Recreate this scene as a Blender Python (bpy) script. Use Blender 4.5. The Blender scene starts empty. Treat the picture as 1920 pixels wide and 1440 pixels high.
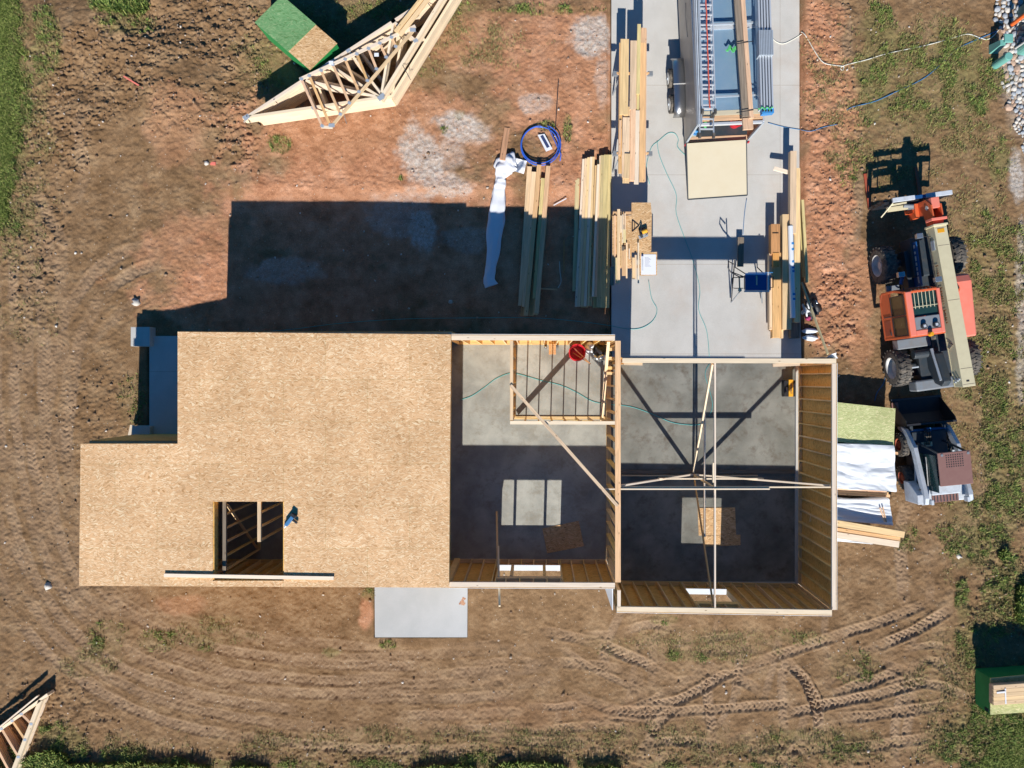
import bpy, math, random
import numpy as np
from mathutils import Vector, Matrix
random.seed(7); RNG = np.random.default_rng(11)
C = bpy.context.scene.collection; sc = bpy.context.scene
R = math.radians
# ---------------- camera, world, sun, exposure ----------------
H = 23.6; F = 1333.0; CX, CY = 1005.0, 712.0
cam = bpy.data.cameras.new('camera'); co = bpy.data.objects.new('camera', cam); C.objects.link(co)
co.location = (0, 0, H); cam.sensor_width = 36; cam.sensor_fit = 'HORIZONTAL'; cam.lens = F / 1920 * 36
cam.shift_x = -(CX - 960) / 1920; cam.shift_y = -(720 - CY) / 1920; cam.clip_end = 1000
sc.camera = co
SUN_EL = math.atan(0.72)
w = bpy.data.worlds.new('World'); sc.world = w; w.use_nodes = True
nt = w.node_tree; bg = nt.nodes['Background']; sky = nt.nodes.new('ShaderNodeTexSky')
sky.sky_type = 'NISHITA'; sky.sun_disc = False; sky.sun_elevation = SUN_EL; sky.sun_rotation = R(181.5)
sky.ozone_density = 3.0; sky.air_density = 1.0; sky.dust_density = 0.3
tn = nt.nodes.new('ShaderNodeMix'); tn.data_type = 'RGBA'; tn.blend_type = 'MULTIPLY'; tn.inputs[0].default_value = 1.0; tn.inputs[7].default_value = (.15, .76, 1.2, 1)
nt.links.new(sky.outputs[0], tn.inputs[6]); nt.links.new(tn.outputs[2], bg.inputs[0]); bg.inputs[1].default_value = 0.053
sl = bpy.data.lights.new('sun', 'SUN'); so = bpy.data.objects.new('sun', sl); C.objects.link(so)
sl.energy = 4.6; sl.angle = R(0.5); sl.color = (1.0, 0.95, 0.88)
so.rotation_euler = Vector((-math.cos(SUN_EL) * math.sin(R(1.5)), -math.cos(SUN_EL) * math.cos(R(1.5)), math.sin(SUN_EL))).to_track_quat('Z', 'Y').to_euler()
so.location = (0, -20, 30)
sc.view_settings.view_transform = 'Standard'; sc.view_settings.look = 'None'
sc.view_settings.exposure = 0.4; sc.view_settings.gamma = 1.0

def P(px, py, z=0.0):
    return Vector(((px - CX) / F * (H - z), -(py - CY) / F * (H - z), z))

# ---------------- materials ----------------
MATS = {}
def nodes(name):
    m = bpy.data.materials.new(name); m.use_nodes = True; MATS[name] = m
    t = m.node_tree; b = t.nodes['Principled BSDF']
    def N(ty, **k):
        n = t.nodes.new(ty)
        for a, v in k.items():
            if isinstance(v, tuple) and a.startswith('i_'): n.inputs[a[2:]].default_value = v
            elif a.startswith('i_'): n.inputs[a[2:].replace('_', ' ')].default_value = v
            else: setattr(n, a, v)
        return n
    return m, t, b, N, t.links.new
def ramp(N, stops, interp='LINEAR'):
    r = N('ShaderNodeValToRGB'); e = r.color_ramp.elements; r.color_ramp.interpolation = interp
    while len(e) < len(stops): e.new(0.5)
    for i, (p, c) in enumerate(stops):
        e[i].position = p; e[i].color = (*c, 1) if len(c) == 3 else c
    return r
def mixc(N, L, fac, a, b, bt='MIX'):
    m = N('ShaderNodeMix', data_type='RGBA', blend_type=bt)
    for s, v in ((0, fac), (6, a), (7, b)):
        if hasattr(v, 'links') or hasattr(v, 'is_output'): L(v, m.inputs[s])
        elif s == 0: m.inputs[0].default_value = v
        else: m.inputs[s].default_value = (*v, 1)
    return m.outputs[2]
def paint(name, col, rough=0.5, metal=0.0, wear=0.25, scale=6.0, dirt=(0.2, 0.14, 0.09), spec=None):
    m, t, b, N, L = nodes(name)
    g = N('ShaderNodeTexCoord'); n = N('ShaderNodeTexNoise', i_Scale=scale, i_Detail=8.0, i_Roughness=0.65)
    L(g.outputs['Object'], n.inputs['Vector'])
    r = ramp(N, [(0.42, (0, 0, 0)), (0.75, (1, 1, 1))]); L(n.outputs[0], r.inputs[0])
    mu = N('ShaderNodeMath', operation='MULTIPLY'); L(r.outputs[0], mu.inputs[0]); mu.inputs[1].default_value = wear
    L(mixc(N, L, mu.outputs[0], col, dirt), b.inputs['Base Color'])
    b.inputs['Metallic'].default_value = metal
    r2 = N('ShaderNodeMapRange', i_To_Min=rough - .08, i_To_Max=min(1, rough + .15)); L(n.outputs[0], r2.inputs[0]); L(r2.outputs[0], b.inputs['Roughness'])
    if spec is not None: b.inputs['Specular IOR Level'].default_value = spec
    return m
def wood(name, col, var=0.22, dark=0.6):
    m, t, b, N, L = nodes(name)
    g = N('ShaderNodeAttribute', attribute_name='g'); rr = N('ShaderNodeAttribute', attribute_name='r')
    mp = N('ShaderNodeMapping'); mp.inputs['Scale'].default_value = (1.2, 22, 22); L(g.outputs['Vector'], mp.inputs['Vector'])
    n = N('ShaderNodeTexNoise', i_Scale=1.0, i_Detail=5.0, i_Roughness=0.6, i_Distortion=0.6); L(mp.outputs[0], n.inputs['Vector'])
    c2 = tuple(c * dark for c in col)
    r = ramp(N, [(0.35, c2), (0.62, col)]); L(n.outputs[0], r.inputs[0])
    k = N('ShaderNodeTexVoronoi', i_Scale=2.0); mk = N('ShaderNodeMapping'); mk.inputs['Scale'].default_value = (1.1, 4, 4)
    L(g.outputs['Vector'], mk.inputs['Vector']); L(mk.outputs[0], k.inputs['Vector'])
    kr = ramp(N, [(0.05, (1, 1, 1)), (0.11, (0, 0, 0))]); L(k.outputs['Distance'], kr.inputs[0])
    c3 = mixc(N, L, kr.outputs[0], r.outputs[0], (col[0] * .35, col[1] * .28, col[2] * .22))
    h = N('ShaderNodeHueSaturation'); L(c3, h.inputs['Color'])
    v = N('ShaderNodeMapRange', i_To_Min=1 - var, i_To_Max=1 + var * .7); L(rr.outputs['Fac'], v.inputs[0]); L(v.outputs[0], h.inputs['Value'])
    ad = N('ShaderNodeMath', operation='MULTIPLY'); ad.inputs[1].default_value = 7.31; L(rr.outputs['Fac'], ad.inputs[0])
    fr = N('ShaderNodeMath', operation='FRACT'); L(ad.outputs[0], fr.inputs[0])
    hr = N('ShaderNodeMapRange', i_To_Min=.495, i_To_Max=.506); L(fr.outputs[0], hr.inputs[0]); L(hr.outputs[0], h.inputs['Hue'])
    sr = N('ShaderNodeMapRange', i_To_Min=.85, i_To_Max=1.1); L(fr.outputs[0], sr.inputs[0]); L(sr.outputs[0], h.inputs['Saturation'])
    L(h.outputs[0], b.inputs['Base Color']); b.inputs['Roughness'].default_value = 0.75
    b.inputs['Specular IOR Level'].default_value = 0.2
    return m
def osb(name, lo, mid, hi, seams=False, tint=None):
    m, t, b, N, L = nodes(name)
    g = N('ShaderNodeAttribute', attribute_name='g')
    nz = N('ShaderNodeTexNoise', i_Scale=3.0, i_Detail=2.0); L(g.outputs['Vector'], nz.inputs['Vector'])
    outs = []
    for ang, sx, sy in ((0.25, 11, 46), (-0.5, 14, 54), (1.2, 13, 44)):
        mp = N('ShaderNodeMapping'); mp.inputs['Rotation'].default_value = (0, 0, ang); mp.inputs['Scale'].default_value = (sx, sy, 14)
        ad = N('ShaderNodeVectorMath', operation='MULTIPLY_ADD'); ad.inputs[1].default_value = (.35, .35, .0)
        L(nz.outputs['Color'], ad.inputs[0]); L(g.outputs['Vector'], ad.inputs[2]); L(ad.outputs[0], mp.inputs['Vector'])
        v = N('ShaderNodeTexVoronoi', i_Scale=1.0); L(mp.outputs[0], v.inputs['Vector']); outs.append(v)
    sp = [N('ShaderNodeSeparateColor') for _ in outs]
    for o, s in zip(outs, sp): L(o.outputs['Color'], s.inputs[0])
    sel = N('ShaderNodeMath', operation='GREATER_THAN'); sel.inputs[1].default_value = .55; L(sp[0].outputs[1], sel.inputs[0])
    sel2 = N('ShaderNodeMath', operation='GREATER_THAN'); sel2.inputs[1].default_value = .7; L(sp[1].outputs[1], sel2.inputs[0])
    rs = []
    for s in sp:
        r = ramp(N, [(0.0, lo), (0.14, tuple(.8 * x for x in mid)), (0.4, mid), (0.66, mid), (1.0, hi)]); L(s.outputs[0], r.inputs[0]); rs.append(r)
    c = mixc(N, L, sel.outputs[0], rs[0].outputs[0], rs[1].outputs[0]); c = mixc(N, L, sel2.outputs[0], c, rs[2].outputs[0])
    n2 = N('ShaderNodeTexNoise', i_Scale=.9, i_Detail=4.0); L(g.outputs['Vector'], n2.inputs['Vector'])
    r2 = ramp(N, [(.3, (.88, .86, .83)), (.7, (1.06, 1.06, 1.06))]); L(n2.outputs[0], r2.inputs[0])
    c = mixc(N, L, 1.0, c, r2.outputs[0], 'MULTIPLY')
    if seams:
        br = N('ShaderNodeTexBrick', offset=.5); br.inputs['Color1'].default_value = (1, 1, 1, 1); br.inputs['Color2'].default_value = (.93, .92, .90, 1)
        br.inputs['Mortar'].default_value = (.62, .66, .5, 1); br.inputs['Scale'].default_value = 1.0; br.inputs['Mortar Size'].default_value = .004
        br.inputs['Brick Width'].default_value = 2.44; br.inputs['Row Height'].default_value = 1.22; L(g.outputs['Vector'], br.inputs['Vector'])
        c = mixc(N, L, 1.0, c, br.outputs[0], 'MULTIPLY')
    L(c, b.inputs['Base Color']); b.inputs['Roughness'].default_value = .7; b.inputs['Specular IOR Level'].default_value = .25
    return m
def concrete(name, a, c, scale=1.2, lo=.35, hi=.65, stain=None, joints=False, dust=None):
    m, t, b, N, L = nodes(name)
    g = N('ShaderNodeTexCoord')
    n = N('ShaderNodeTexNoise', i_Scale=scale, i_Detail=9.0, i_Roughness=.6, i_Distortion=.3); L(g.outputs['Object'], n.inputs['Vector'])
    r = ramp(N, [(lo, a), (hi, c)]); L(n.outputs[0], r.inputs[0]); cc = r.outputs[0]
    f = N('ShaderNodeTexNoise', i_Scale=40.0, i_Detail=3.0); L(g.outputs['Object'], f.inputs['Vector'])
    fr = ramp(N, [(.3, (.93, .93, .93)), (.7, (1.04, 1.04, 1.04))]); L(f.outputs[0], fr.inputs[0]); cc = mixc(N, L, 1.0, cc, fr.outputs[0], 'MULTIPLY')
    if stain:
        s = N('ShaderNodeTexNoise', i_Scale=scale * 2.3, i_Detail=10.0, i_Roughness=.75); mp = N('ShaderNodeMapping'); mp.inputs['Location'].default_value = (7, 3, 1)
        L(g.outputs['Object'], mp.inputs[0]); L(mp.outputs[0], s.inputs['Vector'])
        sr = ramp(N, [(.5, (0, 0, 0)), (.68, (1, 1, 1))]); L(s.outputs[0], sr.inputs[0]); cc = mixc(N, L, sr.outputs[0], cc, stain)
    if dust:
        s = N('ShaderNodeTexNoise', i_Scale=.55, i_Detail=8.0, i_Roughness=.7); L(g.outputs['Object'], s.inputs['Vector'])
        sr = ramp(N, [(.5, (0, 0, 0)), (.8, (.5, .5, .5))]); L(s.outputs[0], sr.inputs[0]); cc = mixc(N, L, sr.outputs[0], cc, dust)
    if joints:
        br = N('ShaderNodeTexBrick', offset=0.0); br.inputs['Color1'].default_value = (1, 1, 1, 1); br.inputs['Color2'].default_value = (.985, .98, .97, 1)
        br.inputs['Mortar'].default_value = (.74, .68, .62, 1); br.inputs['Scale'].default_value = 1.0; br.inputs['Mortar Size'].default_value = .008
        br.inputs['Brick Width'].default_value = 6.4; br.inputs['Row Height'].default_value = 3.0; mp = N('ShaderNodeMapping'); mp.inputs['Location'].default_value = (-2.5, -.55, 0)
        L(g.outputs['Object'], mp.inputs[0]); L(mp.outputs[0], br.inputs['Vector']); cc = mixc(N, L, 1.0, cc, br.outputs[0], 'MULTIPLY')
    L(cc, b.inputs['Base Color']); b.inputs['Roughness'].default_value = .85; b.inputs['Specular IOR Level'].default_value = .25
    bm = N('ShaderNodeBump', i_Strength=.15, i_Distance=.01); L(f.outputs[0], bm.inputs['Height']); L(bm.outputs[0], b.inputs['Normal'])
    return m

wood('pine', (.90, .64, .37), .14, .74); wood('pine_white', (.93, .76, .56), .1, .84); wood('fir', (.86, .53, .28), .15, .72); wood('fir_orange', (.74, .37, .16), .2, .65)
wood('treated', (.74, .60, .28), .15, .7); wood('old_wood', (.30, .24, .18)); wood('stud_wood', (.92, .64, .30), .15, .7)
osb('osb_deck', (.50, .28, .12), (.76, .475, .25), (.92, .73, .48), seams=True)
osb('osb_board', (.38, .20, .08), (.66, .41, .2), (.82, .6, .36))
osb('osb_wall', (.56, .30, .07), (.85, .50, .15), (.9, .60, .22))
osb('osb_green', (.10, .22, .07), (.16, .34, .14), (.28, .42, .2))
osb('osb_pale_green', (.42, .42, .18), (.52, .56, .26), (.74, .70, .40))
concrete('drive_concrete', (.55, .535, .50), (.62, .605, .57), joints=True, dust=(.5, .38, .29))
concrete('patio_concrete', (.44, .46, .465), (.50, .515, .52))
concrete('house_slab', (.28, .28, .25), (.46, .455, .40), 1.0, stain=(.28, .26, .21))
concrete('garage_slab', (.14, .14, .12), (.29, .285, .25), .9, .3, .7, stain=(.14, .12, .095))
concrete('stem_concrete', (.5, .49, .46), (.6, .59, .56))
paint('white_paint', (.60, .65, .71), .4, wear=.35); paint('orange_paint', (.74, .14, .045), .42, wear=.3, dirt=(.3, .08, .05))
paint('faded_orange', (.84, .22, .15), .5, wear=.4, dirt=(.7, .3, .22)); paint('cream_paint', (.68, .61, .40), .45, wear=.3, scale=4, dirt=(.45, .38, .24))
paint('dark_steel', (.035, .05, .065), .5, wear=.35, dirt=(.12, .09, .06)); paint('black_steel', (.02, .022, .028), .45, wear=.3, dirt=(.08, .06, .045))
paint('grey_steel', (.22, .25, .28), .45, wear=.4); paint('rubber', (.06, .057, .053), .9, wear=1.0, scale=9, dirt=(.24, .2, .155))
paint('brown_paint', (.25, .13, .11), .5, wear=.25, dirt=(.34, .2, .16)); paint('rim_orange', (.42, .08, .035), .6, wear=.4)
paint('rim_white', (.6, .6, .58), .45, wear=.4); paint('fender_steel', (.5, .5, .5), .3, .95, wear=.2, dirt=(.3, .3, .3)); paint('alu', (.74, .77, .8), .38, 0.45, wear=.1, dirt=(.4, .4, .4))
paint('roof_alu', (.25, .40, .54), .42, 0.35, wear=.25, dirt=(.5, .53, .55), scale=2); paint('galvanised', (.5, .56, .62), .45, .35, wear=.2)
paint('trailer_skin', (.42, .37, .32), .42, .3, wear=.3, dirt=(.28, .24, .2), scale=2.5); paint('ramp_ply', (.55, .49, .36), .75, wear=.35, scale=2, dirt=(.5, .42, .28))
paint('red_plastic', (.62, .02, .035), .35, wear=.08); paint('pink_plastic', (.7, .1, .12), .4, wear=.1); paint('teal_plastic', (.16, .42, .36), .5, wear=.2, dirt=(.3, .5, .45))
paint('dark_teal', (.1, .2, .18), .5); paint('orange_plastic', (.85, .16, .03), .5, wear=.1); paint('yellow_plastic', (.85, .42, .03), .4, wear=.1)
paint('amber', (.75, .35, .02), .25, wear=0); paint('white_wrap', (.80, .83, .86), .5, wear=.06, scale=3, dirt=(.55, .6, .68)); paint('white_cloth', (.78, .8, .84), .8, wear=.06, dirt=(.6, .6, .62))
paint('hose_blue', (.03, .13, .62), .35, wear=.05); paint('saw_blue', (.015, .09, .28), .35, .2, wear=.1, dirt=(.03, .12, .3)); paint('strap_blue', (.04, .26, .6), .5)
paint('cord_teal', (.08, .42, .42), .5, wear=0); paint('cord_white', (.75, .75, .66), .5, wear=.1); paint('cord_blue', (.05, .2, .42), .5, wear=0); paint('cord_red', (.72, .12, .06), .5, wear=0)
paint('green_paint', (.02, .24, .06), .6, wear=.25, scale=4, dirt=(.02, .14, .04)); paint('green_rope', (.1, .5, .16), .6, wear=0)
paint('paper', (.8, .82, .86), .7, wear=.03); paint('paper_blue', (.06, .2, .6), .7); paint('ink', (.03, .05, .14), .7, wear=0); paint('rust_text', (.3, .1, .03), .6, wear=.3)
paint('glass_dark', (.015, .045, .045), .12, 0, wear=.15, dirt=(.06, .12, .1)); paint('glass_amber', (.11, .075, .03), .2, wear=.5, dirt=(.16, .12, .05)); paint('lamp_glass', (.7, .72, .75), .15, .3, wear=0)
paint('mirror_glass', (.5, .55, .58), .15, .8, wear=0); paint('magenta', (.4, .03, .14), .5); paint('green_cloth', (.03, .12, .08), .7)
paint('stone_pale', (.62, .58, .52), .8, scale=14, wear=.5, dirt=(.35, .3, .25)); paint('stone_grey', (.42, .45, .48), .8, scale=14, wear=.5, dirt=(.22, .22, .22))
paint('stone_tan', (.52, .36, .26), .8, scale=14, wear=.5, dirt=(.36, .24, .17)); paint('pink_flag', (.8, .2, .15), .7, wear=0)

# ---------------- mesh building ----------------
ORG = {}
class MB:
    def __init__(s, M=None): s.v = []; s.f = []; s.g = []; s.r = []; s.M = M
    def add(s, vs, fs, g=None, r=None):
        o = len(s.v)
        if s.M is not None: vs = [s.M @ Vector(v) for v in vs]
        else: vs = [Vector(v) for v in vs]
        s.v += vs; s.f += [tuple(i + o for i in f) for f in fs]
        s.g += list(g) if g is not None else vs
        s.r += [random.random() if r is None else r] * len(vs)
    def hexa(s, c, g=None, r=None):
        s.add(c, [(0, 3, 2, 1), (4, 5, 6, 7), (0, 1, 5, 4), (1, 2, 6, 5), (2, 3, 7, 6), (3, 0, 4, 7)], g, r)
    def box(s, x0, x1, y0, y1, z0, z1, r=None):
        c = [(x0, y0, z0), (x1, y0, z0), (x1, y1, z0), (x0, y1, z0), (x0, y0, z1), (x1, y0, z1), (x1, y1, z1), (x0, y1, z1)]
        s.hexa(c, r=r)
    def bar(s, p, q, w_, h_, up=(0, 0, 1), r=None):
        p, q = Vector(p), Vector(q); d = q - p; L_ = d.length; d = d / L_; up = Vector(up)
        if abs(d.dot(up)) > .98: up = Vector((0, 1, 0)) if abs(d.y) < .9 else Vector((1, 0, 0))
        a = d.cross(up).normalized(); u = a.cross(d).normalized(); o = random.random() * 50; rr = random.random() if r is None else r
        c = []; g = []
        for t, b in ((0, p), (L_, q)):
            for sa, su in ((-1, -1), (1, -1), (1, 1), (-1, 1)):
                c.append(b + a * sa * w_ / 2 + u * su * h_ / 2); g.append((t + o, sa * w_ / 2 + o, su * h_ / 2 + o))
        s.add(c, [(3, 2, 1, 0), (4, 5, 6, 7), (0, 1, 5, 4), (1, 2, 6, 5), (2, 3, 7, 6), (3, 0, 4, 7)], g, rr)
    def cyl(s, p, q, r0, r1=None, n=14, caps=True):
        p, q = Vector(p), Vector(q); r1 = r0 if r1 is None else r1; d = (q - p).normalized()
        a = d.orthogonal().normalized(); b = d.cross(a); vs = []
        for c, rr in ((p, r0), (q, r1)):
            for i in range(n):
                t = 2 * math.pi * i / n; vs.append(c + a * rr * math.cos(t) + b * rr * math.sin(t))
        fs = [(i, (i + 1) % n, n + (i + 1) % n, n + i) for i in range(n)]
        if caps: fs += [tuple(range(n))[::-1], tuple(range(n, 2 * n))]
        s.add(vs, fs)
    def tube(s, pts, r, n=6, closed=False, flat=1.0):
        pts = [Vector(p) for p in pts]; m = len(pts); vs = []; rs = r if isinstance(r, (list, tuple)) else [r] * m
        for i, p in enumerate(pts):
            d = (pts[(i + 1) % m] - pts[i - 1]) if closed else (pts[min(i + 1, m - 1)] - pts[max(i - 1, 0)])
            d = d.normalized() if d.length > 1e-9 else Vector((1, 0, 0)); up = Vector((0, 0, 1)) if abs(d.z) < .9 else Vector((1, 0, 0))
            a = d.cross(up).normalized(); b = a.cross(d)
            for k in range(n):
                t = 2 * math.pi * k / n; vs.append(p + a * rs[i] * math.cos(t) + b * rs[i] * flat * math.sin(t))
        e = m if closed else m - 1
        fs = [(i * n + k, i * n + (k + 1) % n, ((i + 1) % m) * n + (k + 1) % n, ((i + 1) % m) * n + k) for i in range(e) for k in range(n)]
        if not closed: fs += [tuple(range(n))[::-1], tuple(range((m - 1) * n, m * n))]
        s.add(vs, fs)
    def prism(s, poly, z0, z1):
        n = len(poly); s.add([(x, y, z0) for x, y in poly] + [(x, y, z1) for x, y in poly],
            [tuple(range(n))[::-1], tuple(range(n, 2 * n))] + [(i, (i + 1) % n, n + (i + 1) % n, n + i) for i in range(n)])
    def sweep(s, prof, axis, a0, a1):   # profile polygon in the other two axes, extruded along axis
        def mk(a, u, v): return {0: (a, u, v), 1: (u, a, v), 2: (u, v, a)}[axis]
        n = len(prof); s.add([mk(a0, *p) for p in prof] + [mk(a1, *p) for p in prof],
            [tuple(range(n))[::-1], tuple(range(n, 2 * n))] + [(i, (i + 1) % n, n + (i + 1) % n, n + i) for i in range(n)])
    def grid(s, nx, ny, fn):
        s.add([fn(i / nx, j / ny) for j in range(ny + 1) for i in range(nx + 1)],
              [(j * (nx + 1) + i, j * (nx + 1) + i + 1, (j + 1) * (nx + 1) + i + 1, (j + 1) * (nx + 1) + i) for j in range(ny) for i in range(nx)])
    def ico(s, c, r, rough=.2, sq=(1, 1, 1), sub=1, seed=None):
        import bmesh
        bm = bmesh.new(); bmesh.ops.create_icosphere(bm, subdivisions=sub, radius=1)
        rd = random.Random(seed) if seed is not None else random
        vs = [Vector(c) + Vector((v.co.x * sq[0], v.co.y * sq[1], v.co.z * sq[2])) * r * (1 + rd.uniform(-rough, rough)) for v in bm.verts]
        s.add(vs, [tuple(v.index for v in f.verts) for f in bm.faces]); bm.free()
    def build(s, name, mat, parent=None, smooth=False, bevel=0, origin=None, tagd=None):
        me = bpy.data.meshes.new(name)
        if origin is None:
            if parent is not None: origin = ORG[parent.name]
            else:
                xs = [v.x for v in s.v]; ys = [v.y for v in s.v]; zs = [v.z for v in s.v]
                origin = Vector(((min(xs) + max(xs)) / 2, (min(ys) + max(ys)) / 2, min(zs)))
        me.from_pydata([tuple(v - origin) for v in s.v], [], s.f)
        a = me.attributes.new('g', 'FLOAT_VECTOR', 'POINT'); a.data.foreach_set('vector', np.array([tuple(g) for g in s.g], dtype=np.float32).ravel())
        a = me.attributes.new('r', 'FLOAT', 'POINT'); a.data.foreach_set('value', np.array(s.r, dtype=np.float32))
        me.materials.append(MATS[mat])
        if smooth: me.polygons.foreach_set('use_smooth', [True] * len(me.polygons))
        o = bpy.data.objects.new(name, me); C.objects.link(o); ORG[o.name] = Vector(origin)
        if parent is not None: o.parent = parent
        else: o.location = origin
        if bevel:
            bv = o.modifiers.new('bevel', 'BEVEL'); bv.width = bevel; bv.segments = 2; bv.limit_method = 'ANGLE'
        if tagd: tag(o, *tagd)
        return o
def tag(o, label, cat=None, group=None, kind=None):
    if label: o['label'] = label
    if cat: o['category'] = cat
    if group: o['group'] = group
    if kind: o['kind'] = kind
    return o
def thing(name, label, cat, loc, group=None):
    o = bpy.data.objects.new(name, None); o.empty_display_size = .1; C.objects.link(o); o.location = loc; ORG[o.name] = Vector(loc)
    return tag(o, label, cat, group)
def B1(name, mat, parent, *bx, bevel=0, M=None):
    m = MB(M); m.box(*bx); return m.build(name, mat, parent, bevel=bevel)
def copy_tree(o, loc=None, rot=None, parent=None):
    c = o.copy(); C.objects.link(c); c.parent = parent; ORG[c.name] = ORG[o.name]
    if loc is not None: c.location = loc; ORG[c.name] = Vector(loc)
    if rot is not None: c.rotation_euler = rot
    for ch in o.children: copy_tree(ch, parent=c)
    return c
def text(name, s, size, M, mat, parent, depth=.004):
    cu = bpy.data.curves.new('t', 'FONT'); cu.body = s; cu.size = size; cu.extrude = depth; cu.align_x = 'CENTER'; cu.align_y = 'CENTER'
    o = bpy.data.objects.new('t', cu); C.objects.link(o); dg = bpy.context.evaluated_depsgraph_get(); me = bpy.data.meshes.new_from_object(o.evaluated_get(dg))
    m = MB(); m.add([M @ v.co for v in me.vertices], [tuple(p.vertices) for p in me.polygons]); bpy.data.objects.remove(o)
    return m.build(name, mat, parent)
def W4(px0, py0, px1, py1, z):      # flat px rectangle -> world x0,x1,y0,y1
    a, b = P(px0, py0, z), P(px1, py1, z); return min(a.x, b.x), max(a.x, b.x), min(a.y, b.y), max(a.y, b.y)
ORDW = 'first second third fourth fifth sixth seventh eighth ninth tenth eleventh twelfth thirteenth fourteenth fifteenth sixteenth seventeenth eighteenth nineteenth twentieth'.split()

# ---------------- ground ----------------
def vnoise(x, y, seed):
    xi = np.floor(x).astype(np.int64); yi = np.floor(y).astype(np.int64); fx = x - xi; fy = y - yi
    fx = fx * fx * fx * (fx * (fx * 6 - 15) + 10); fy = fy * fy * fy * (fy * (fy * 6 - 15) + 10)
    def h(a, b):
        n = (a * 374761393 + b * 668265263 + seed * 1442695) & 0xffffffff; n = ((n ^ (n >> 13)) * 1274126177) & 0xffffffff
        return ((n ^ (n >> 16)) & 0xffff) / 65535.0
    return (h(xi, yi) * (1 - fx) + h(xi + 1, yi) * fx) * (1 - fy) + (h(xi, yi + 1) * (1 - fx) + h(xi + 1, yi + 1) * fx) * fy
def fbm(x, y, sc_, seed, oc=4, g=.5):
    o = 0; a = 1; t = 0; ca, sa = math.cos(.6), math.sin(.6)
    for k in range(oc):
        o = o + a * (vnoise(x * sc_, y * sc_, seed + k) - .5); t += a; a *= g; x, y = x * ca - y * sa, x * sa + y * ca; sc_ *= 2.03
    return o / t * 2
def axis_(a, b, st, far):
    n = int((b - a) / st); core = list(np.linspace(a, b, n)); l = []; d = st; v = a
    while v > -far: d *= 1.35; v -= d; l.append(v)
    r = []; d = st; v = b
    while v < far: d *= 1.35; v += d; r.append(v)
    return np.array(l[::-1] + core + r)
STEP = .033
gx = axis_(-18.6, 17.2, STEP, 260); gy = axis_(-13.6, 13.4, STEP, 260)
X, Y = np.meshgrid(gx, gy); PX = X * F / H + CX; PY = CY - Y * F / H
def sm(a, b, v): t = np.clip((v - a) / (b - a), 0, 1); return t * t * (3 - 2 * t)
def rectm(x0, y0, x1, y1, s): return sm(x0 - s, x0, PX) * (1 - sm(x1, x1 + s, PX)) * sm(y0 - s, y0, PY) * (1 - sm(y1, y1 + s, PY))
W1 = fbm(X, Y, .9, 3, 4); W2 = fbm(X, Y, 3.1, 17, 4)
def blobs(lst, wob=.45):
    m = np.zeros_like(X)
    for e in lst:
        cx, cy, rx, ry = e[:4]; k = e[4] if len(e) > 4 else 1
        d = np.sqrt(((PX - cx) / rx) ** 2 + ((PY - cy) / ry) ** 2) + W1 * wob + W2 * wob * .5
        m = np.maximum(m, k * (1 - sm(.7, 1.15, d)))
    return m
clay = blobs([(690, 400, 340, 130), (560, 560, 260, 120), (700, 250, 250, 110, .75), (900, 500, 250, 130), (1060, 130, 130, 160, .9), (1080, 420, 90, 240), (930, 70, 160, 70, .7),
              (1548, 330, 62, 360), (1530, 120, 40, 150), (686, 1150, 16, 36, .8), (340, 1135, 60, 22, .35), (390, 470, 120, 100, .6), (1590, 560, 55, 120, .7), (1610, 650, 30, 50, .5), (330, 230, 60, 90, .35), (640, 290, 100, 40, .8), (1000, 1340, 200, 30, .1)])
gravel = blobs([(798, 292, 46, 66, .85), (862, 238, 62, 32, .85), (828, 342, 66, 36, .7), (835, 285, 50, 50, .45), (795, 425, 30, 60, .8), (740, 400, 60, 40, .4), (1108, 62, 42, 46, .9), (1000, 185, 30, 20, .5), (520, 500, 70, 30, .4), (870, 440, 60, 25, .35), (1130, 150, 16, 60, .4), (1905, 340, 20, 60, .9), (1915, 560, 14, 190, .6), (1490, 1335, 0.1, .1, 0)], .6)
rock_bed = blobs([(1960, 120, 92, 160), (1975, 330, 60, 120)], .1)
lawn = blobs([(-40, 120, 84, 300, 1), (-62, 270, 76, 150, 1), (-300, 300, 280, 420, 1), (2050, 1470, 240, 125, 1), (600, 1612, 900, 150, .9), (2330, 1000, 330, 400, .8)], .35)
rough = blobs([(190, 130, 140, 120), (360, 60, 160, 90), (120, 240, 90, 90), (440, 190, 60, 130), (330, 190, 120, 60, .7), (60, 400, 60, 250, .6), (1560, 200, 60, 400, .5), (1560, 590, 55, 100, .8), (1890, 1120, 80, 90, .9), (1840, 1380, 90, 60, .7), (1880, 700, 70, 400, .5), (200, 790, 80, 120, .4), (90, 1350, 120, 80, .6), (950, 1420, 900, 30, .5)], .5)
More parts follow.
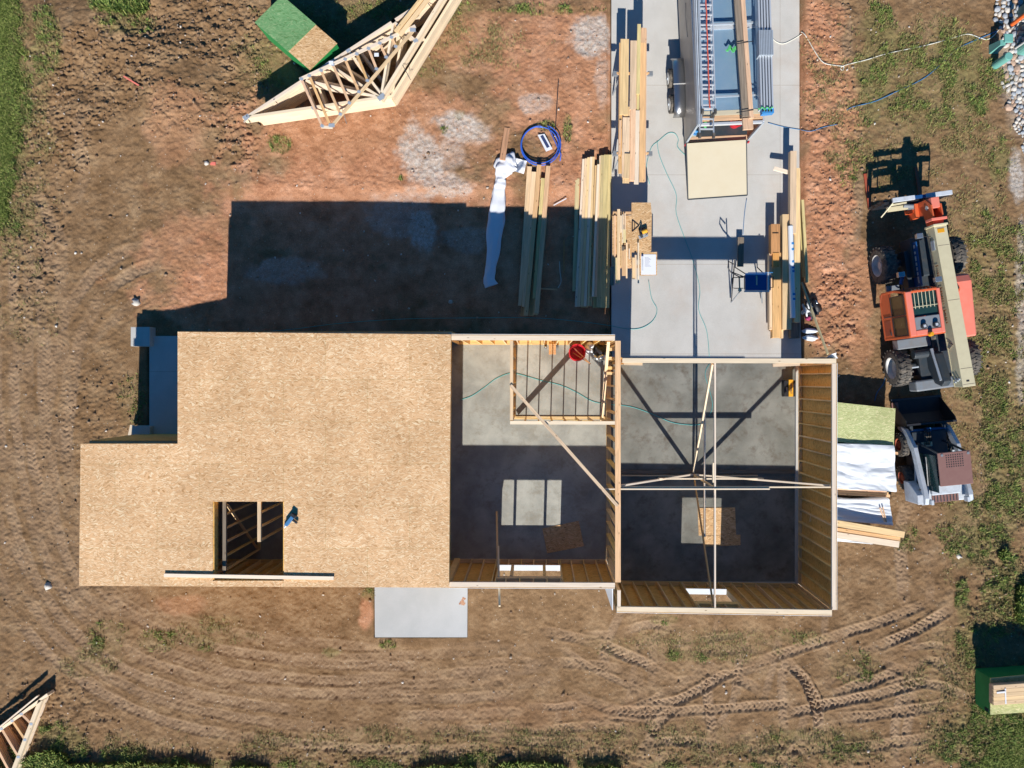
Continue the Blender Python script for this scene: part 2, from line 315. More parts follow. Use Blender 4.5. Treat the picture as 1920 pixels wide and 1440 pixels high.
weedy = blobs([(1640, 95, 36, 110, 1), (1655, 60, 30, 60, 1), (1800, 130, 55, 80, 1), (1760, 170, 130, 90, .45), (1830, 190, 35, 40, .9), (1690, 130, 70, 60, .35), (1880, 300, 14, 40, 1), (1865, 310, 12, 35, 1), (1840, 470, 26, 120, .45), (1890, 480, 40, 100, .4),
     (1865, 690, 50, 180, .4), (1900, 760, 34, 220, .42), (1880, 900, 42, 110, .8), (1800, 980, 60, 90, .35), (1830, 1010, 30, 30, .9), (1890, 1075, 30, 35, 1), (1855, 1110, 20, 25, .9), (1900, 1120, 30, 40, .9), (1805, 1120, 16, 40, .8), (1850, 1190, 40, 20, .7), (1815, 1210, 22, 40, .5), (1850, 1390, 90, 60, .9), (1780, 1395, 36, 40, .6), (1900, 1340, 50, 40, .9),
     (95, 60, 30, 55, .9), (85, 110, 32, 30, .9), (30, 150, 30, 60, .9), (35, 220, 26, 70, .8), (210, 15, 60, 20, .9), (240, 50, 50, 22, .8), (25, 290, 26, 60, .7), (40, 430, 25, 15, .6), (60, 310, 12, 10, .6),
     (520, 265, 22, 18, .8), (1065, 240, 9, 26, 1), (1025, 232, 14, 10, .9), (800, 135, 20, 12, .4), (500, 100, 26, 34, .5), (860, 12, 60, 14, .6), (1010, 14, 120, 12, .5), (700, 20, 60, 30, .4), (830, 240, 8, 8, .8), (860, 210, 10, 8, .7), (750, 330, 6, 6, .8),
     (620, 1222, 22, 12, .8), (690, 1115, 14, 12, .8), (730, 1208, 18, 10, .6), (110, 1390, 60, 45, .9), (60, 1430, 80, 30, 1), (230, 1425, 60, 22, 1), (320, 1432, 60, 16, .9), (430, 1434, 60, 14, .9), (560, 1436, 80, 10, .7), (700, 1436, 60, 10, .7), (1000, 1434, 60, 14, .9), (1120, 1434, 40, 14, .9), (1250, 1438, 40, 10, .8), (1400, 1436, 60, 10, .6), (900, 1425, 40, 18, .8), (1480, 1380, 30, 10, .5), (1560, 1385, 60, 30, .25), (1240, 1162, 30, 10, .4), (1500, 1195, 60, 16, .3),
     (300, 1200, 40, 20, .3), (200, 1185, 40, 30, .25), (380, 1205, 30, 14, .35), (250, 740, 30, 50, .2), (1300, 1230, 60, 14, .3), (1600, 1250, 60, 30, .25), (1720, 640, 10, 14, .6), (1810, 740, 16, 16, .7), (1655, 320, 30, 40, .3), (1600, 300, 40, 60, .25), (1700, 1010, 30, 30, .3)], .5)
dryg = blobs([(640, 40, 140, 60, .7), (500, 110, 60, 60, .6), (800, 60, 180, 70, .45), (1700, 180, 190, 150, .5), (1850, 700, 90, 500, .5), (1700, 600, 20, 100, .2), (1000, 1400, 900, 40, .35), (170, 1240, 60, 30, .4), (400, 1180, 80, 30, .35), (1300, 1210, 200, 30, .3), (1800, 1300, 100, 150, .3), (40, 250, 60, 300, .5), (60, 600, 60, 60, .2)], .5)
# base relief
Z = .035 * fbm(X, Y, .35, 5, 3) + .018 * W1 + .014 * fbm(X, Y, 4, 21, 3) + .008 * fbm(X, Y, 12, 31, 2)
cl = fbm(X, Y, 4.2, 41, 3); Z += rough * (.12 * np.maximum(cl, -.02) + .05 * (.5 - np.abs(fbm(X + .12 * W2, Y + .1 * W1, 7, 51, 3)) * 2.2) + .03 * fbm(X, Y, 16, 57, 2))
Z += .35 * np.exp(-(((PX - 330) / 95) ** 2 + ((PY - 170) / 120) ** 2)) + .3 * np.exp(-(((PX - 190) / 120) ** 2 + ((PY - 60) / 70) ** 2)) - .25 * np.exp(-(((PX - 280) / 45) ** 2 + ((PY - 40) / 36) ** 2))
Z += .18 * np.exp(-(((PX - 170) / 60) ** 2 + ((PY - 230) / 90) ** 2))
low = sm(300, 420, PX) * (1 - sm(1140, 1150, PX)) * (1 - sm(640, 660, PY)) * (.55 + .45 * sm(150, 330, PY)); Z -= .22 * low
flatz = rectm(430, 370, 1147, 640, 30); Z = Z * (1 - .45 * flatz) - .24 * flatz - .06 * low * (1 - flatz)
# tyre tracks
trk = np.zeros_like(X); TD = np.full_like(X, 9.0)
def stroke(pts, wd=.42, depth=.045, pitch=.21, kind='chev', amp=1.0):
    p = [P(a, b) for a, b in pts]; q = []
    for i in range(len(p) - 1):   # catmull-rom
        a, b, c, d = p[max(i - 1, 0)], p[i], p[i + 1], p[min(i + 2, len(p) - 1)]
        n = max(2, int((c - b).length / .3))
        for k in range(n):
            t = k / n; q.append(.5 * ((2 * b) + (c - a) * t + (2 * a - 5 * b + 4 * c - d) * t * t + (3 * b - a - 3 * c + d) * t ** 3))
    q.append(p[-1]); s0 = random.random() * 5; ph = random.random() * 9
    TL = sum((b - a).length for a, b in zip(q[:-1], q[1:])); s0 = 0.0; ph = random.random() * 99
    for a, b in zip(q[:-1], q[1:]):
        L_ = (b - a).length
        if L_ < 1e-6: continue
        r_ = wd * 1.2 + .05; i0, i1 = np.searchsorted(gx, [min(a.x, b.x) - r_, max(a.x, b.x) + r_]); j0, j1 = np.searchsorted(gy, [min(a.y, b.y) - r_, max(a.y, b.y) + r_])
        if i1 <= i0 or j1 <= j0: s0 += L_; continue
        sx, sy = X[j0:j1, i0:i1], Y[j0:j1, i0:i1];  dx, dy = (b.x - a.x) / L_, (b.y - a.y) / L_
        s = (sx - a.x) * dx + (sy - a.y) * dy; t = -(sx - a.x) * dy + (sy - a.y) * dx + .07 * (vnoise(sx * 1.7, sy * 1.7, 55) - .5)
        inside = (s >= 0) & (s < L_) & (np.abs(t) < wd * .85)
        at = np.abs(t) / (wd / 2); prof = -depth * (1 - sm(.75, 1.05, at)) + depth * .7 * np.exp(-((at - 1.25) / .22) ** 2)
        S = s + s0
        if kind == 'chev': S = S + .05 * vnoise(sx * 3, sy * 3, 77); lug = np.sin((S + np.abs(t) * .8) / pitch * 2 * np.pi + (t > 0) * np.pi)
        elif kind == 'bar': lug = np.sin((S + .04 * np.sin(t * 30)) / pitch * 2 * np.pi)
        else: lug = np.sin(t / .05 * 2) * .6
        fade = amp * .62 * np.clip(2.1 * vnoise(S * .55 + ph, S * 0 + ph, 3) - .25 + .9 * (vnoise(S * 2.2 + ph, t * 3 + ph, 9) - .5), 0, 1.35)
        fade = fade * sm(0, 1.2, S) * (1 - sm(TL - 1.2, TL, S)); pr = (prof + (lug > .2) * depth * .75 * (1 - sm(.8, 1.05, at)) ) * fade
        zs = Z[j0:j1, i0:i1]; zs[inside] += pr[inside]; tk = trk[j0:j1, i0:i1]; tk[inside] = np.maximum(tk[inside], (fade * (1 - sm(.8, 1.3, at)))[inside])
        s0 += L_
def off(pts, d):   # offset polyline in px
    o = []
    for i, (x, y) in enumerate(pts):
        a = pts[max(i - 1, 0)]; b = pts[min(i + 1, len(pts) - 1)]; l = math.hypot(b[0] - a[0], b[1] - a[1]) or 1
        o.append((x - (b[1] - a[1]) / l * d, y + (b[0] - a[0]) / l * d))
    return o
loop = [(-30, 380), (20, 470), (25, 620), (30, 800), (60, 980), (140, 1140), (280, 1240), (480, 1290), (750, 1310), (1000, 1300)]
for d, am in ((0, .8), (-28, .6), (-60, .8), (32, .7), (60, .6), (95, .8), (-95, .45)): stroke(off(loop, d), .32, .032, .17, 'bar' if d % 3 else 'chev', am * .85)
loop2 = [(20, 420), (70, 520), (80, 700), (90, 900), (140, 1080), (250, 1190), (420, 1260), (650, 1275), (900, 1260), (1060, 1250)]
for d, am in ((0, .7), (26, .5), (-40, .5)): stroke(off(loop2, d), .34, .03, .16, 'bar', am)
curl = [(330, 490), (250, 510), (190, 560), (150, 640), (130, 760), (120, 900)]
stroke(curl, .4, .035, .17, 'bar', .9); stroke(off(curl, 42), .4, .035, .17, 'bar', .8); stroke([(300, 440), (200, 480), (130, 540), (60, 640), (40, 760)], .4, .035, .17, 'bar', .6); stroke([(330, 530), (260, 560), (190, 620), (140, 700)], .3, .03, .12, 'bar', .7)
for pts, am in (([(1000, 1180), (1100, 1200), (1200, 1240), (1260, 1275), (1300, 1300)], 1.2), ([(1180, 1340), (1290, 1305), (1370, 1260), (1440, 1235), (1540, 1200), (1640, 1170), (1790, 1110)], 1.3), ([(1190, 1440), (1215, 1390), (1240, 1350), (1300, 1300)], 1), ([(1460, 1225), (1500, 1265), (1525, 1310), (1535, 1370), (1525, 1500)], 2.2), ([(1310, 1210), (1325, 1300), (1335, 1380), (1330, 1480)], 1.6), ([(1230, 1360), (1235, 1420), (1236, 1490)], 1.4),
                ([(1530, 1300), (1570, 1260), (1640, 1215), (1720, 1180), (1800, 1130)], 1.4), ([(1310, 1300), (1330, 1350), (1335, 1400), (1325, 1450)], 1.1), ([(1390, 1440), (1430, 1390), (1450, 1350), (1530, 1325), (1650, 1300), (1760, 1270)], 1.2), ([(1250, 1220), (1350, 1220), (1450, 1215)], .8), ([(1330, 1280), (1390, 1275), (1440, 1310)], .9),
                ([(1050, 1290), (1150, 1330), (1250, 1335), (1400, 1325), (1530, 1310), (1700, 1250), (1790, 1190)], .9), ([(1190, 1240), (1200, 1290), (1215, 1345), (1240, 1400), (1240, 1440)], .7), ([(1000, 1240), (1100, 1245), (1200, 1260)], .6), ([(1440, 1260), (1480, 1310), (1500, 1350)], .9), ([(1000, 1370), (1150, 1365), (1350, 1400), (1500, 1405), (1700, 1390), (1790, 1360)], .9), ([(1540, 1350), (1640, 1340), (1790, 1320)], .8),
                ([(1560, 1420), (1650, 1400), (1750, 1400)], .8), ([(700, 1350), (850, 1370), (1000, 1390), (1200, 1395)], .6), ([(1550, 1190), (1560, 1230), (1600, 1260), (1700, 1230)], .7)):
    stroke(pts, .33, .05, .17, 'chev', am)
for k in range(70):
    y = random.uniform(1180, 1410); x = random.uniform(950, 1760); an = random.choice((.08, -.45, .5, .1, -.2, 1.3, 1.5)) + random.uniform(-.15, .15); l = random.uniform(40, 110); cv = random.uniform(-18, 18)
    stroke([(x - l * math.cos(an), y + l * math.sin(an)), (x + cv * math.sin(an), y + cv * math.cos(an)), (x + l * math.cos(an), y - l * math.sin(an))], random.choice((.22, .28)), .036, .15, 'chev', random.uniform(.5, 1.15))
for k in range(46):
    i = random.randrange(1, 9); x, y = loop[i]; x2, y2 = loop[i - 1]; o = random.uniform(-110, 110); f = random.random(); l = math.hypot(x - x2, y - y2); nx_, ny_ = -(y - y2) / l, (x - x2) / l; cx_, cy_ = x2 + (x - x2) * f + nx_ * o, y2 + (y - y2) * f + ny_ * o; h_ = random.uniform(40, 90); ux, uy = (x - x2) / l, (y - y2) / l
    stroke([(cx_ - ux * h_, cy_ - uy * h_), (cx_ + nx_ * 5, cy_ + ny_ * 5), (cx_ + ux * h_, cy_ + uy * h_)], .3, .034, .16, random.choice(('bar', 'chev')), random.uniform(.5, 1.0))
stroke([(1285, 1150), (1290, 1200), (1300, 1260)], .3, .03, .2, 'chev', .5)
for x in (1548, 1590, 1610): stroke([(x - 25, -20), (x - 20, 120), (x - 5, 240), (x - 2, 360), (x - 18, 520)], .36, .035, .17, 'bar', .8)
stroke([(1700, 1160), (1690, 1060), (1690, 980), (1720, 900)], .36, .035, .15, 'bar', .9); stroke([(1740, 1160), (1745, 1060), (1740, 960)], .3, .03, .15, 'bar', .6)
stroke([(1840, 740), (1850, 860), (1830, 960), (1790, 1080)], .35, .035, .16, 'bar', .6); stroke([(1720, 20), (1735, 70), (1740, 130)], .4, .04, .17, 'chev', .7); stroke([(1850, 400), (1860, 520), (1850, 640)], .35, .03, .16, 'bar', .5)
for k in range(7): stroke([(430, 300 + k * 9), (600, 320 + k * 5), (900, 330 + k * 7)], .3, .012, .2, 'rib', .6)
stroke([(120, 400), (160, 330), (150, 240), (190, 180)], .4, .03, .2, 'bar', .4)
Z += (.022 * fbm(X, Y, 6, 91, 3) + .026 * np.maximum(fbm(X, Y, 10, 93, 3) - .12, 0) + .012 * fbm(X, Y, 15, 95, 1)) * (1 - .75 * flatz) + .02 * np.maximum(fbm(X, Y, 2.5, 97, 4) - .25, 0) * (1 - flatz)
# footprints cut below slabs
foot = np.maximum.reduce([rectm(420, 640, 1147, 1052, 2), rectm(1146, 676, 1500, 1096, 2), rectm(262, 822, 430, 1052, 2)])
pad = np.maximum.reduce([rectm(1147, -900, 1502, 680, 1.5), rectm(278, 634, 425, 826, 3), rectm(704, 1050, 875, 1193, 1.5)])
near = np.maximum.reduce([rectm(1143, -900, 1505, 690, 9), rectm(1130, 660, 1520, 1110, 30), rectm(250, 620, 1147, 1080, 25)])
pnear = rectm(690, 1048, 888, 1208, 14)
Z = np.where(near > 0, np.minimum(Z, Z * (1 - near) + near * (-.03 - .2 * low - .11 * rectm(1144, -900, 1503, 520, 10))), Z); Z = Z * (1 - pnear) + pnear * (.045 + Z * .35)
Z -= .3 * foot + .34 * pad * (1 - foot)
far_ = np.maximum(np.abs(X) - 19, np.abs(Y) - 14); Z = Z * (1 - sm(0, 8, far_))
def gz(x, y):
    i = min(max(int(np.searchsorted(gx, x)), 0), len(gx) - 1); j = min(max(int(np.searchsorted(gy, y)), 0), len(gy) - 1); return float(Z[j, i])
def G(px, py, dz=0.0):
    p = P(px, py); z = gz(p.x, p.y) + dz; return P(px, py, z)
def mesh_np(name, V, Fc, mat, attrs=(), smooth=False):
    me = bpy.data.meshes.new(name); me.vertices.add(len(V)); me.vertices.foreach_set('co', V.astype(np.float32).ravel()); k = Fc.shape[1]
    me.loops.add(Fc.size); me.loops.foreach_set('vertex_index', Fc.astype(np.int32).ravel()); me.polygons.add(len(Fc))
    me.polygons.foreach_set('loop_start', np.arange(0, Fc.size, k, dtype=np.int32)); me.update(calc_edges=True)
    if smooth: me.polygons.foreach_set('use_smooth', np.ones(len(Fc), dtype=bool))
    for n, ty, arr in attrs:
        a = me.attributes.new(n, ty, 'POINT'); a.data.foreach_set('color' if ty == 'FLOAT_COLOR' else 'value', arr.astype(np.float32).ravel())
    me.materials.append(MATS[mat]); o = bpy.data.objects.new(name, me); C.objects.link(o); return o

def ground_mat():
    m, t, b, N, L = nodes('soil')
    g = N('ShaderNodeTexCoord'); at = N('ShaderNodeAttribute', attribute_name='m'); s = N('ShaderNodeSeparateColor'); L(at.outputs['Color'], s.inputs[0])
    def nz(sc_, de=6., ro=.6, di=0.): n = N('ShaderNodeTexNoise', i_Scale=sc_, i_Detail=de, i_Roughness=ro, i_Distortion=di); L(g.outputs['Object'], n.inputs['Vector']); return n.outputs[0]
    a = ramp(N, [(.28, (.155, .090, .043)), (.5, (.255, .157, .082)), (.74, (.39, .265, .152))]); L(nz(1.3, 10., .68), a.inputs[0])
    cl_ = ramp(N, [(.3, (.33, .15, .078)), (.5, (.50, .25, .14)), (.75, (.66, .38, .245))]); L(nz(1.7, 9., .65), cl_.inputs[0])
    gr = ramp(N, [(.3, (.44, .36, .29)), (.55, (.60, .56, .51)), (.75, (.70, .68, .65))]); L(nz(9., 5., .7), gr.inputs[0])
    dg = ramp(N, [(.35, (.24, .18, .09)), (.6, (.36, .28, .13)), (.8, (.46, .38, .2))]); L(nz(16., 4., .7), dg.inputs[0])
    lw = ramp(N, [(.35, (.08, .11, .03)), (.65, (.20, .22, .07))]); L(nz(3., 6., .7), lw.inputs[0])
    c = mixc(N, L, s.outputs[0], a.outputs[0], cl_.outputs[0]); c = mixc(N, L, at.outputs['Alpha'], c, (.47, .34, .235))
    dn = nz(5., 6., .75); dm = N('ShaderNodeMath', operation='MULTIPLY'); L(s.outputs[2], dm.inputs[0]); rr = ramp(N, [(.4, (0, 0, 0)), (.62, (1, 1, 1))]); L(dn, rr.inputs[0]); L(rr.outputs[0], dm.inputs[1])
    c = mixc(N, L, dm.outputs[0], c, dg.outputs[0])
    gn = nz(6., 7., .8); gm = N('ShaderNodeMath', operation='MULTIPLY'); L(s.outputs[1], gm.inputs[0]); r3 = ramp(N, [(.34, (.3, .3, .3)), (.56, (1, 1, 1))]); L(gn, r3.inputs[0]); L(r3.outputs[0], gm.inputs[1])
    c = mixc(N, L, gm.outputs[0], c, gr.outputs[0])
    la = N('ShaderNodeAttribute', attribute_name='lawn'); c = mixc(N, L, la.outputs['Fac'], c, lw.outputs[0])
    f = nz(38., 4., .75); fr = ramp(N, [(.3, (.62, .60, .58)), (.7, (1.3, 1.3, 1.3))]); L(f, fr.inputs[0]); c = mixc(N, L, 1., c, fr.outputs[0], 'MULTIPLY')
    v = N('ShaderNodeTexVoronoi', i_Scale=9.); L(g.outputs['Object'], v.inputs['Vector']); vs = N('ShaderNodeSeparateColor'); L(v.outputs['Color'], vs.inputs[0])
    m1 = N('ShaderNodeMath', operation='LESS_THAN'); m1.inputs[1].default_value = .13; L(v.outputs['Distance'], m1.inputs[0]); m2 = N('ShaderNodeMath', operation='GREATER_THAN'); m2.inputs[1].default_value = .82; L(vs.outputs[0], m2.inputs[0])
    m3 = N('ShaderNodeMath', operation='MULTIPLY'); L(m1.outputs[0], m3.inputs[0]); L(m2.outputs[0], m3.inputs[1]); c = mixc(N, L, m3.outputs[0], c, (.5, .43, .34))
    L(c, b.inputs['Base Color']); b.inputs['Roughness'].default_value = .95; b.inputs['Specular IOR Level'].default_value = .1
    b1 = N('ShaderNodeBump', i_Strength=.7, i_Distance=.03); L(nz(24., 6., .7), b1.inputs['Height']); L(b1.outputs[0], b.inputs['Normal'])
ground_mat()
V = np.stack([X.ravel(), Y.ravel(), Z.ravel()], 1); nX = len(gx); nY = len(gy)
ii, jj = np.meshgrid(np.arange(nX - 1), np.arange(nY - 1)); a_ = (jj * nX + ii).ravel()
Fc = np.stack([a_, a_ + 1, a_ + nX + 1, a_ + nX], 1)
green = np.clip(np.maximum(lawn * .9, weedy * .35), 0, 1)
cols = np.stack([np.clip(clay, 0, 1).ravel(), np.clip(np.maximum(gravel, rock_bed * .7), 0, 1).ravel(), np.clip(dryg + weedy * .4, 0, 1).ravel(), (np.clip(trk, 0, 1) * .5 * (1 - clay)).ravel()], 1)
go = mesh_np('ground', V, Fc, 'soil', [('m', 'FLOAT_COLOR', cols), ('lawn', 'FLOAT', green.ravel())], smooth=True); tag(go, 'bare brown and red soil with tyre tracks', kind='structure')
# ---------------- grass, clods, pebbles (uncountable) ----------------
def leafmat(name, a, c, d):
    m, t, b, N, L = nodes(name); at = N('ShaderNodeAttribute', attribute_name='r'); r = ramp(N, [(0, a), (.5, c), (1, d)]); L(at.outputs['Fac'], r.inputs[0])
    L(r.outputs[0], b.inputs['Base Color']); b.inputs['Roughness'].default_value = .7; b.inputs['Specular IOR Level'].default_value = .15
    b.inputs['Subsurface Weight'].default_value = 0
leafmat('grass_green', (.07, .13, .03), (.19, .27, .06), (.42, .42, .13)); leafmat('grass_dry', (.2, .15, .06), (.34, .27, .12), (.24, .27, .09)); leafmat('lawn_green', (.07, .11, .02), (.16, .21, .045), (.32, .34, .10))
def sample(mask, n, clumpn=0):
    j0, j1 = np.searchsorted(gy, [-13.5, 13.3]); i0, i1 = np.searchsorted(gx, [-18.5, 17.1])
    m = (mask * (1 - np.maximum(foot, pad)))[j0:j1, i0:i1].ravel().astype(np.float64); cs = np.cumsum(m); k = np.searchsorted(cs, RNG.random(n) * cs[-1]); w_ = i1 - i0
    x = gx[i0 + k % w_] + (RNG.random(n) - .5) * STEP; y = gy[j0 + k // w_] + (RNG.random(n) - .5) * STEP; z = Z[j0 + k // w_, i0 + k % w_]
    return x, y, z
def blades(name, mask, n, hmin, hmax, wd, mat, label, spread=.8, cl=None):
    x, y, z = sample(mask, n); h = hmin + (hmax - hmin) * RNG.random(n) ** 1.7; a = RNG.random(n) * 2 * np.pi; l = spread * (.3 + RNG.random(n)); r = RNG.random(n)
    tx, ty = x + np.cos(a) * h * l, y + np.sin(a) * h * l; px_, py_ = -np.sin(a) * wd / 2, np.cos(a) * wd / 2; mx, my = x + np.cos(a) * h * l * .4, y + np.sin(a) * h * l * .4
    V = np.stack([np.stack([x + px_, y + py_, z - .01], 1), np.stack([x - px_, y - py_, z - .01], 1), np.stack([mx - px_ * .8, my - py_ * .8, z + h * .65], 1), np.stack([mx + px_ * .8, my + py_ * .8, z + h * .65], 1), np.stack([tx, ty, z + h * .8], 1)], 1).reshape(-1, 3)
    b = np.arange(n)[:, None] * 5; Q = np.concatenate([b + [0, 1, 2], b + [0, 2, 3], b + [3, 2, 4]], 0)
    o = mesh_np(name, V, Q, mat, [('r', 'FLOAT', np.repeat(r, 5))]); return tag(o, label, name.replace('_', ' '), kind='stuff')
pn = np.clip(fbm(X, Y, 2.2, 71, 4) * 1.6 + .55, 0, 1)
blades('grass', np.clip(weedy * (pn ** 2.2 * 1.5) * np.clip(.35 + fbm(X, Y, 7, 83, 3) * 2.4, 0, 1), 0, 1) ** 1.2, 48000, .03, .14, .02, 'grass_green', 'patches of green grass and weeds on the brown soil')
blades('dry_grass', dryg * pn ** 2.2 + weedy * .55 * pn, 95000, .03, .11, .016, 'grass_dry', 'thin dry yellowed grass over the soil', 1.3)
blades('lawn_grass', lawn ** 1.5, 170000, .04, .12, .022, 'lawn_green', 'mown lawn grass at the edge of the building site', .9)
blades('tall_grass', blobs([(200, 1442, 120, 14), (330, 1440, 80, 12, .8), (990, 1440, 70, 14), (840, 1444, 60, 12, .8), (470, 1444, 40, 10, .8), (1130, 1444, 40, 10, .6), (230, 12, 50, 16, .8), (1915, 1130, 14, 40, .6), (1880, 1040, 10, 10, .6), (90, 1425, 40, 20)], .3), 16000, .2, .45, .03, 'grass_green', 'taller green grass clumps along the lawn edges', .5)
def rocks(name, mask, n, r0, r1, mat, label, exp=3):
    import bmesh
    x, y, z = sample(mask, n); bm = bmesh.new(); bmesh.ops.create_icosphere(bm, subdivisions=1, radius=1)
    bv = np.array([v.co[:] for v in bm.verts]); bf = np.array([[v.index for v in f.verts] for f in bm.faces]); bm.free(); r = r0 + (r1 - r0) * RNG.random(n) ** exp
    sc3 = r[:, None] * (.7 + .6 * RNG.random((n, 3))) * [1, 1, .75]; V = bv[None] * sc3[:, None, :] * (1 + .8 * (RNG.random((n, len(bv), 1)) - .5))
    a = RNG.random(n) * 6.3; c_, s_ = np.cos(a)[:, None], np.sin(a)[:, None]; V = np.stack([V[..., 0] * c_ - V[..., 1] * s_ + x[:, None], V[..., 0] * s_ + V[..., 1] * c_ + y[:, None], V[..., 2] + (z + r * .3)[:, None]], 2).reshape(-1, 3)
    Q = (bf[None] + np.arange(n)[:, None, None] * len(bv)).reshape(-1, 3); o = mesh_np(name, V, Q, mat, [('r', 'FLOAT', np.repeat(RNG.random(n), len(bv)))]); return tag(o, label, name.replace('_', ' '), kind='stuff')
leafmat('pebble', (.4, .33, .26), (.58, .5, .42), (.7, .66, .6)); leafmat('clod', (.14, .085, .05), (.24, .155, .095), (.34, .23, .15)); leafmat('red_clod', (.34, .16, .09), (.46, .24, .14), (.55, .33, .22))
rocks('pebbles', (1 - lawn) * (.35 + .4 * rough), 2000, .008, .045, 'pebble', 'small pale stones scattered over the soil', 5)
rocks('soil_clods', (rough * 1.2 + .05) * (1 - clay), 5200, .008, .055, 'clod', 'clods of brown soil')
rocks('clay_clods', clay * (rough * 1.5 + .06), 3600, .006, .035, 'red_clod', 'clods of red clay')
rocks('gravel', gravel ** 2 + .0, 2600, .005, .018, 'pebble', 'pale grey gravel spilled on the red soil')

# ---------------- slabs ----------------
ZD = 0.0 - .2
def slab(name, corners, z1, mat, label, cat='concrete slab', th=.2):
    m = MB(); pts = [P(a, b, z1) for a, b in corners]; m.prism([(p.x, p.y) for p in pts], z1 - th, z1); return m.build(name, mat, tagd=(label, cat))
m = MB(); xl, xr = P(1147, 0, -.1).x, P(1501, 0, -.1).x; ys = [(.62, -.02), (4.2, ZD), (30, ZD)]
for (ya, za), (yb, zb_) in zip(ys[:-1], ys[1:]): m.add([(xl, ya, za), (xr, ya, za), (xr, yb, zb_), (xl, yb, zb_), (xl, ya, za - .25), (xr, ya, za - .25), (xr, yb, zb_ - .25), (xl, yb, zb_ - .25)], [(0, 1, 2, 3), (7, 6, 5, 4), (0, 4, 5, 1), (0, 3, 7, 4), (1, 5, 6, 2)])
m.build('driveway', 'drive_concrete'); tag(bpy.data.objects['driveway'], 'pale concrete driveway', kind='structure')
def zdr(y): return -.02 + (ZD + .02) * min(max((y - .62) / 3.58, 0), 1)
slab('patio_slab', [(702, 1050), (877, 1050), (876, 1195), (703, 1195)], .08, 'patio_concrete', 'pale grey concrete patio slab below the great room wall, with an orange clay smear')
sm_ = MB()
for k in range(14):
    a = random.random() * 6.3; rr = random.random() ** .6; c = P(868 + 6 * rr * math.cos(a), 1128 + 8 * rr * math.sin(a), .083); sm_.ico(c, .035, .4, (1, 1.2, .12))
sm_.build('clay_smear', 'red_clod', tagd=('smear of orange clay on the corner of the patio slab', 'clay'))
slab('porch_slab', [(280, 630), (425, 630), (425, 826), (280, 826)], .1, 'drive_concrete', 'concrete porch slab in deep shadow beside the upper left corner of the plywood deck')
def block(name, px, top, mat, label, cat):
    x0, x1, y0, y1 = W4(*px, top); m = MB(); m.box(x0, x1, y0, y1, gz((x0 + x1) / 2, (y0 + y1) / 2) - .05, top); return m.build(name, mat, bevel=.01, tagd=(label, cat))
block('concrete_pier', (245, 613, 281, 649), .32, 'stem_concrete', 'square concrete pier at the upper end of the shaded porch slab', 'pier')
block('concrete_pier', (248, 799, 281, 832), .32, 'stem_concrete', 'square concrete pier at the lower end of the shaded porch slab', 'pier')
def plank(name, p, q, wd, th, mat, label, cat='board', group=None, up=(0, 0, 1)):
    m = MB(); m.bar(p, q, wd, th, up); return m.build(name, mat, tagd=(label, cat, group))
plank('board_offcut', P(248, 797, .25) , P(243, 820, .3), .12, .04, 'pine_white', 'short pale board offcut leaning on the lower concrete pier')

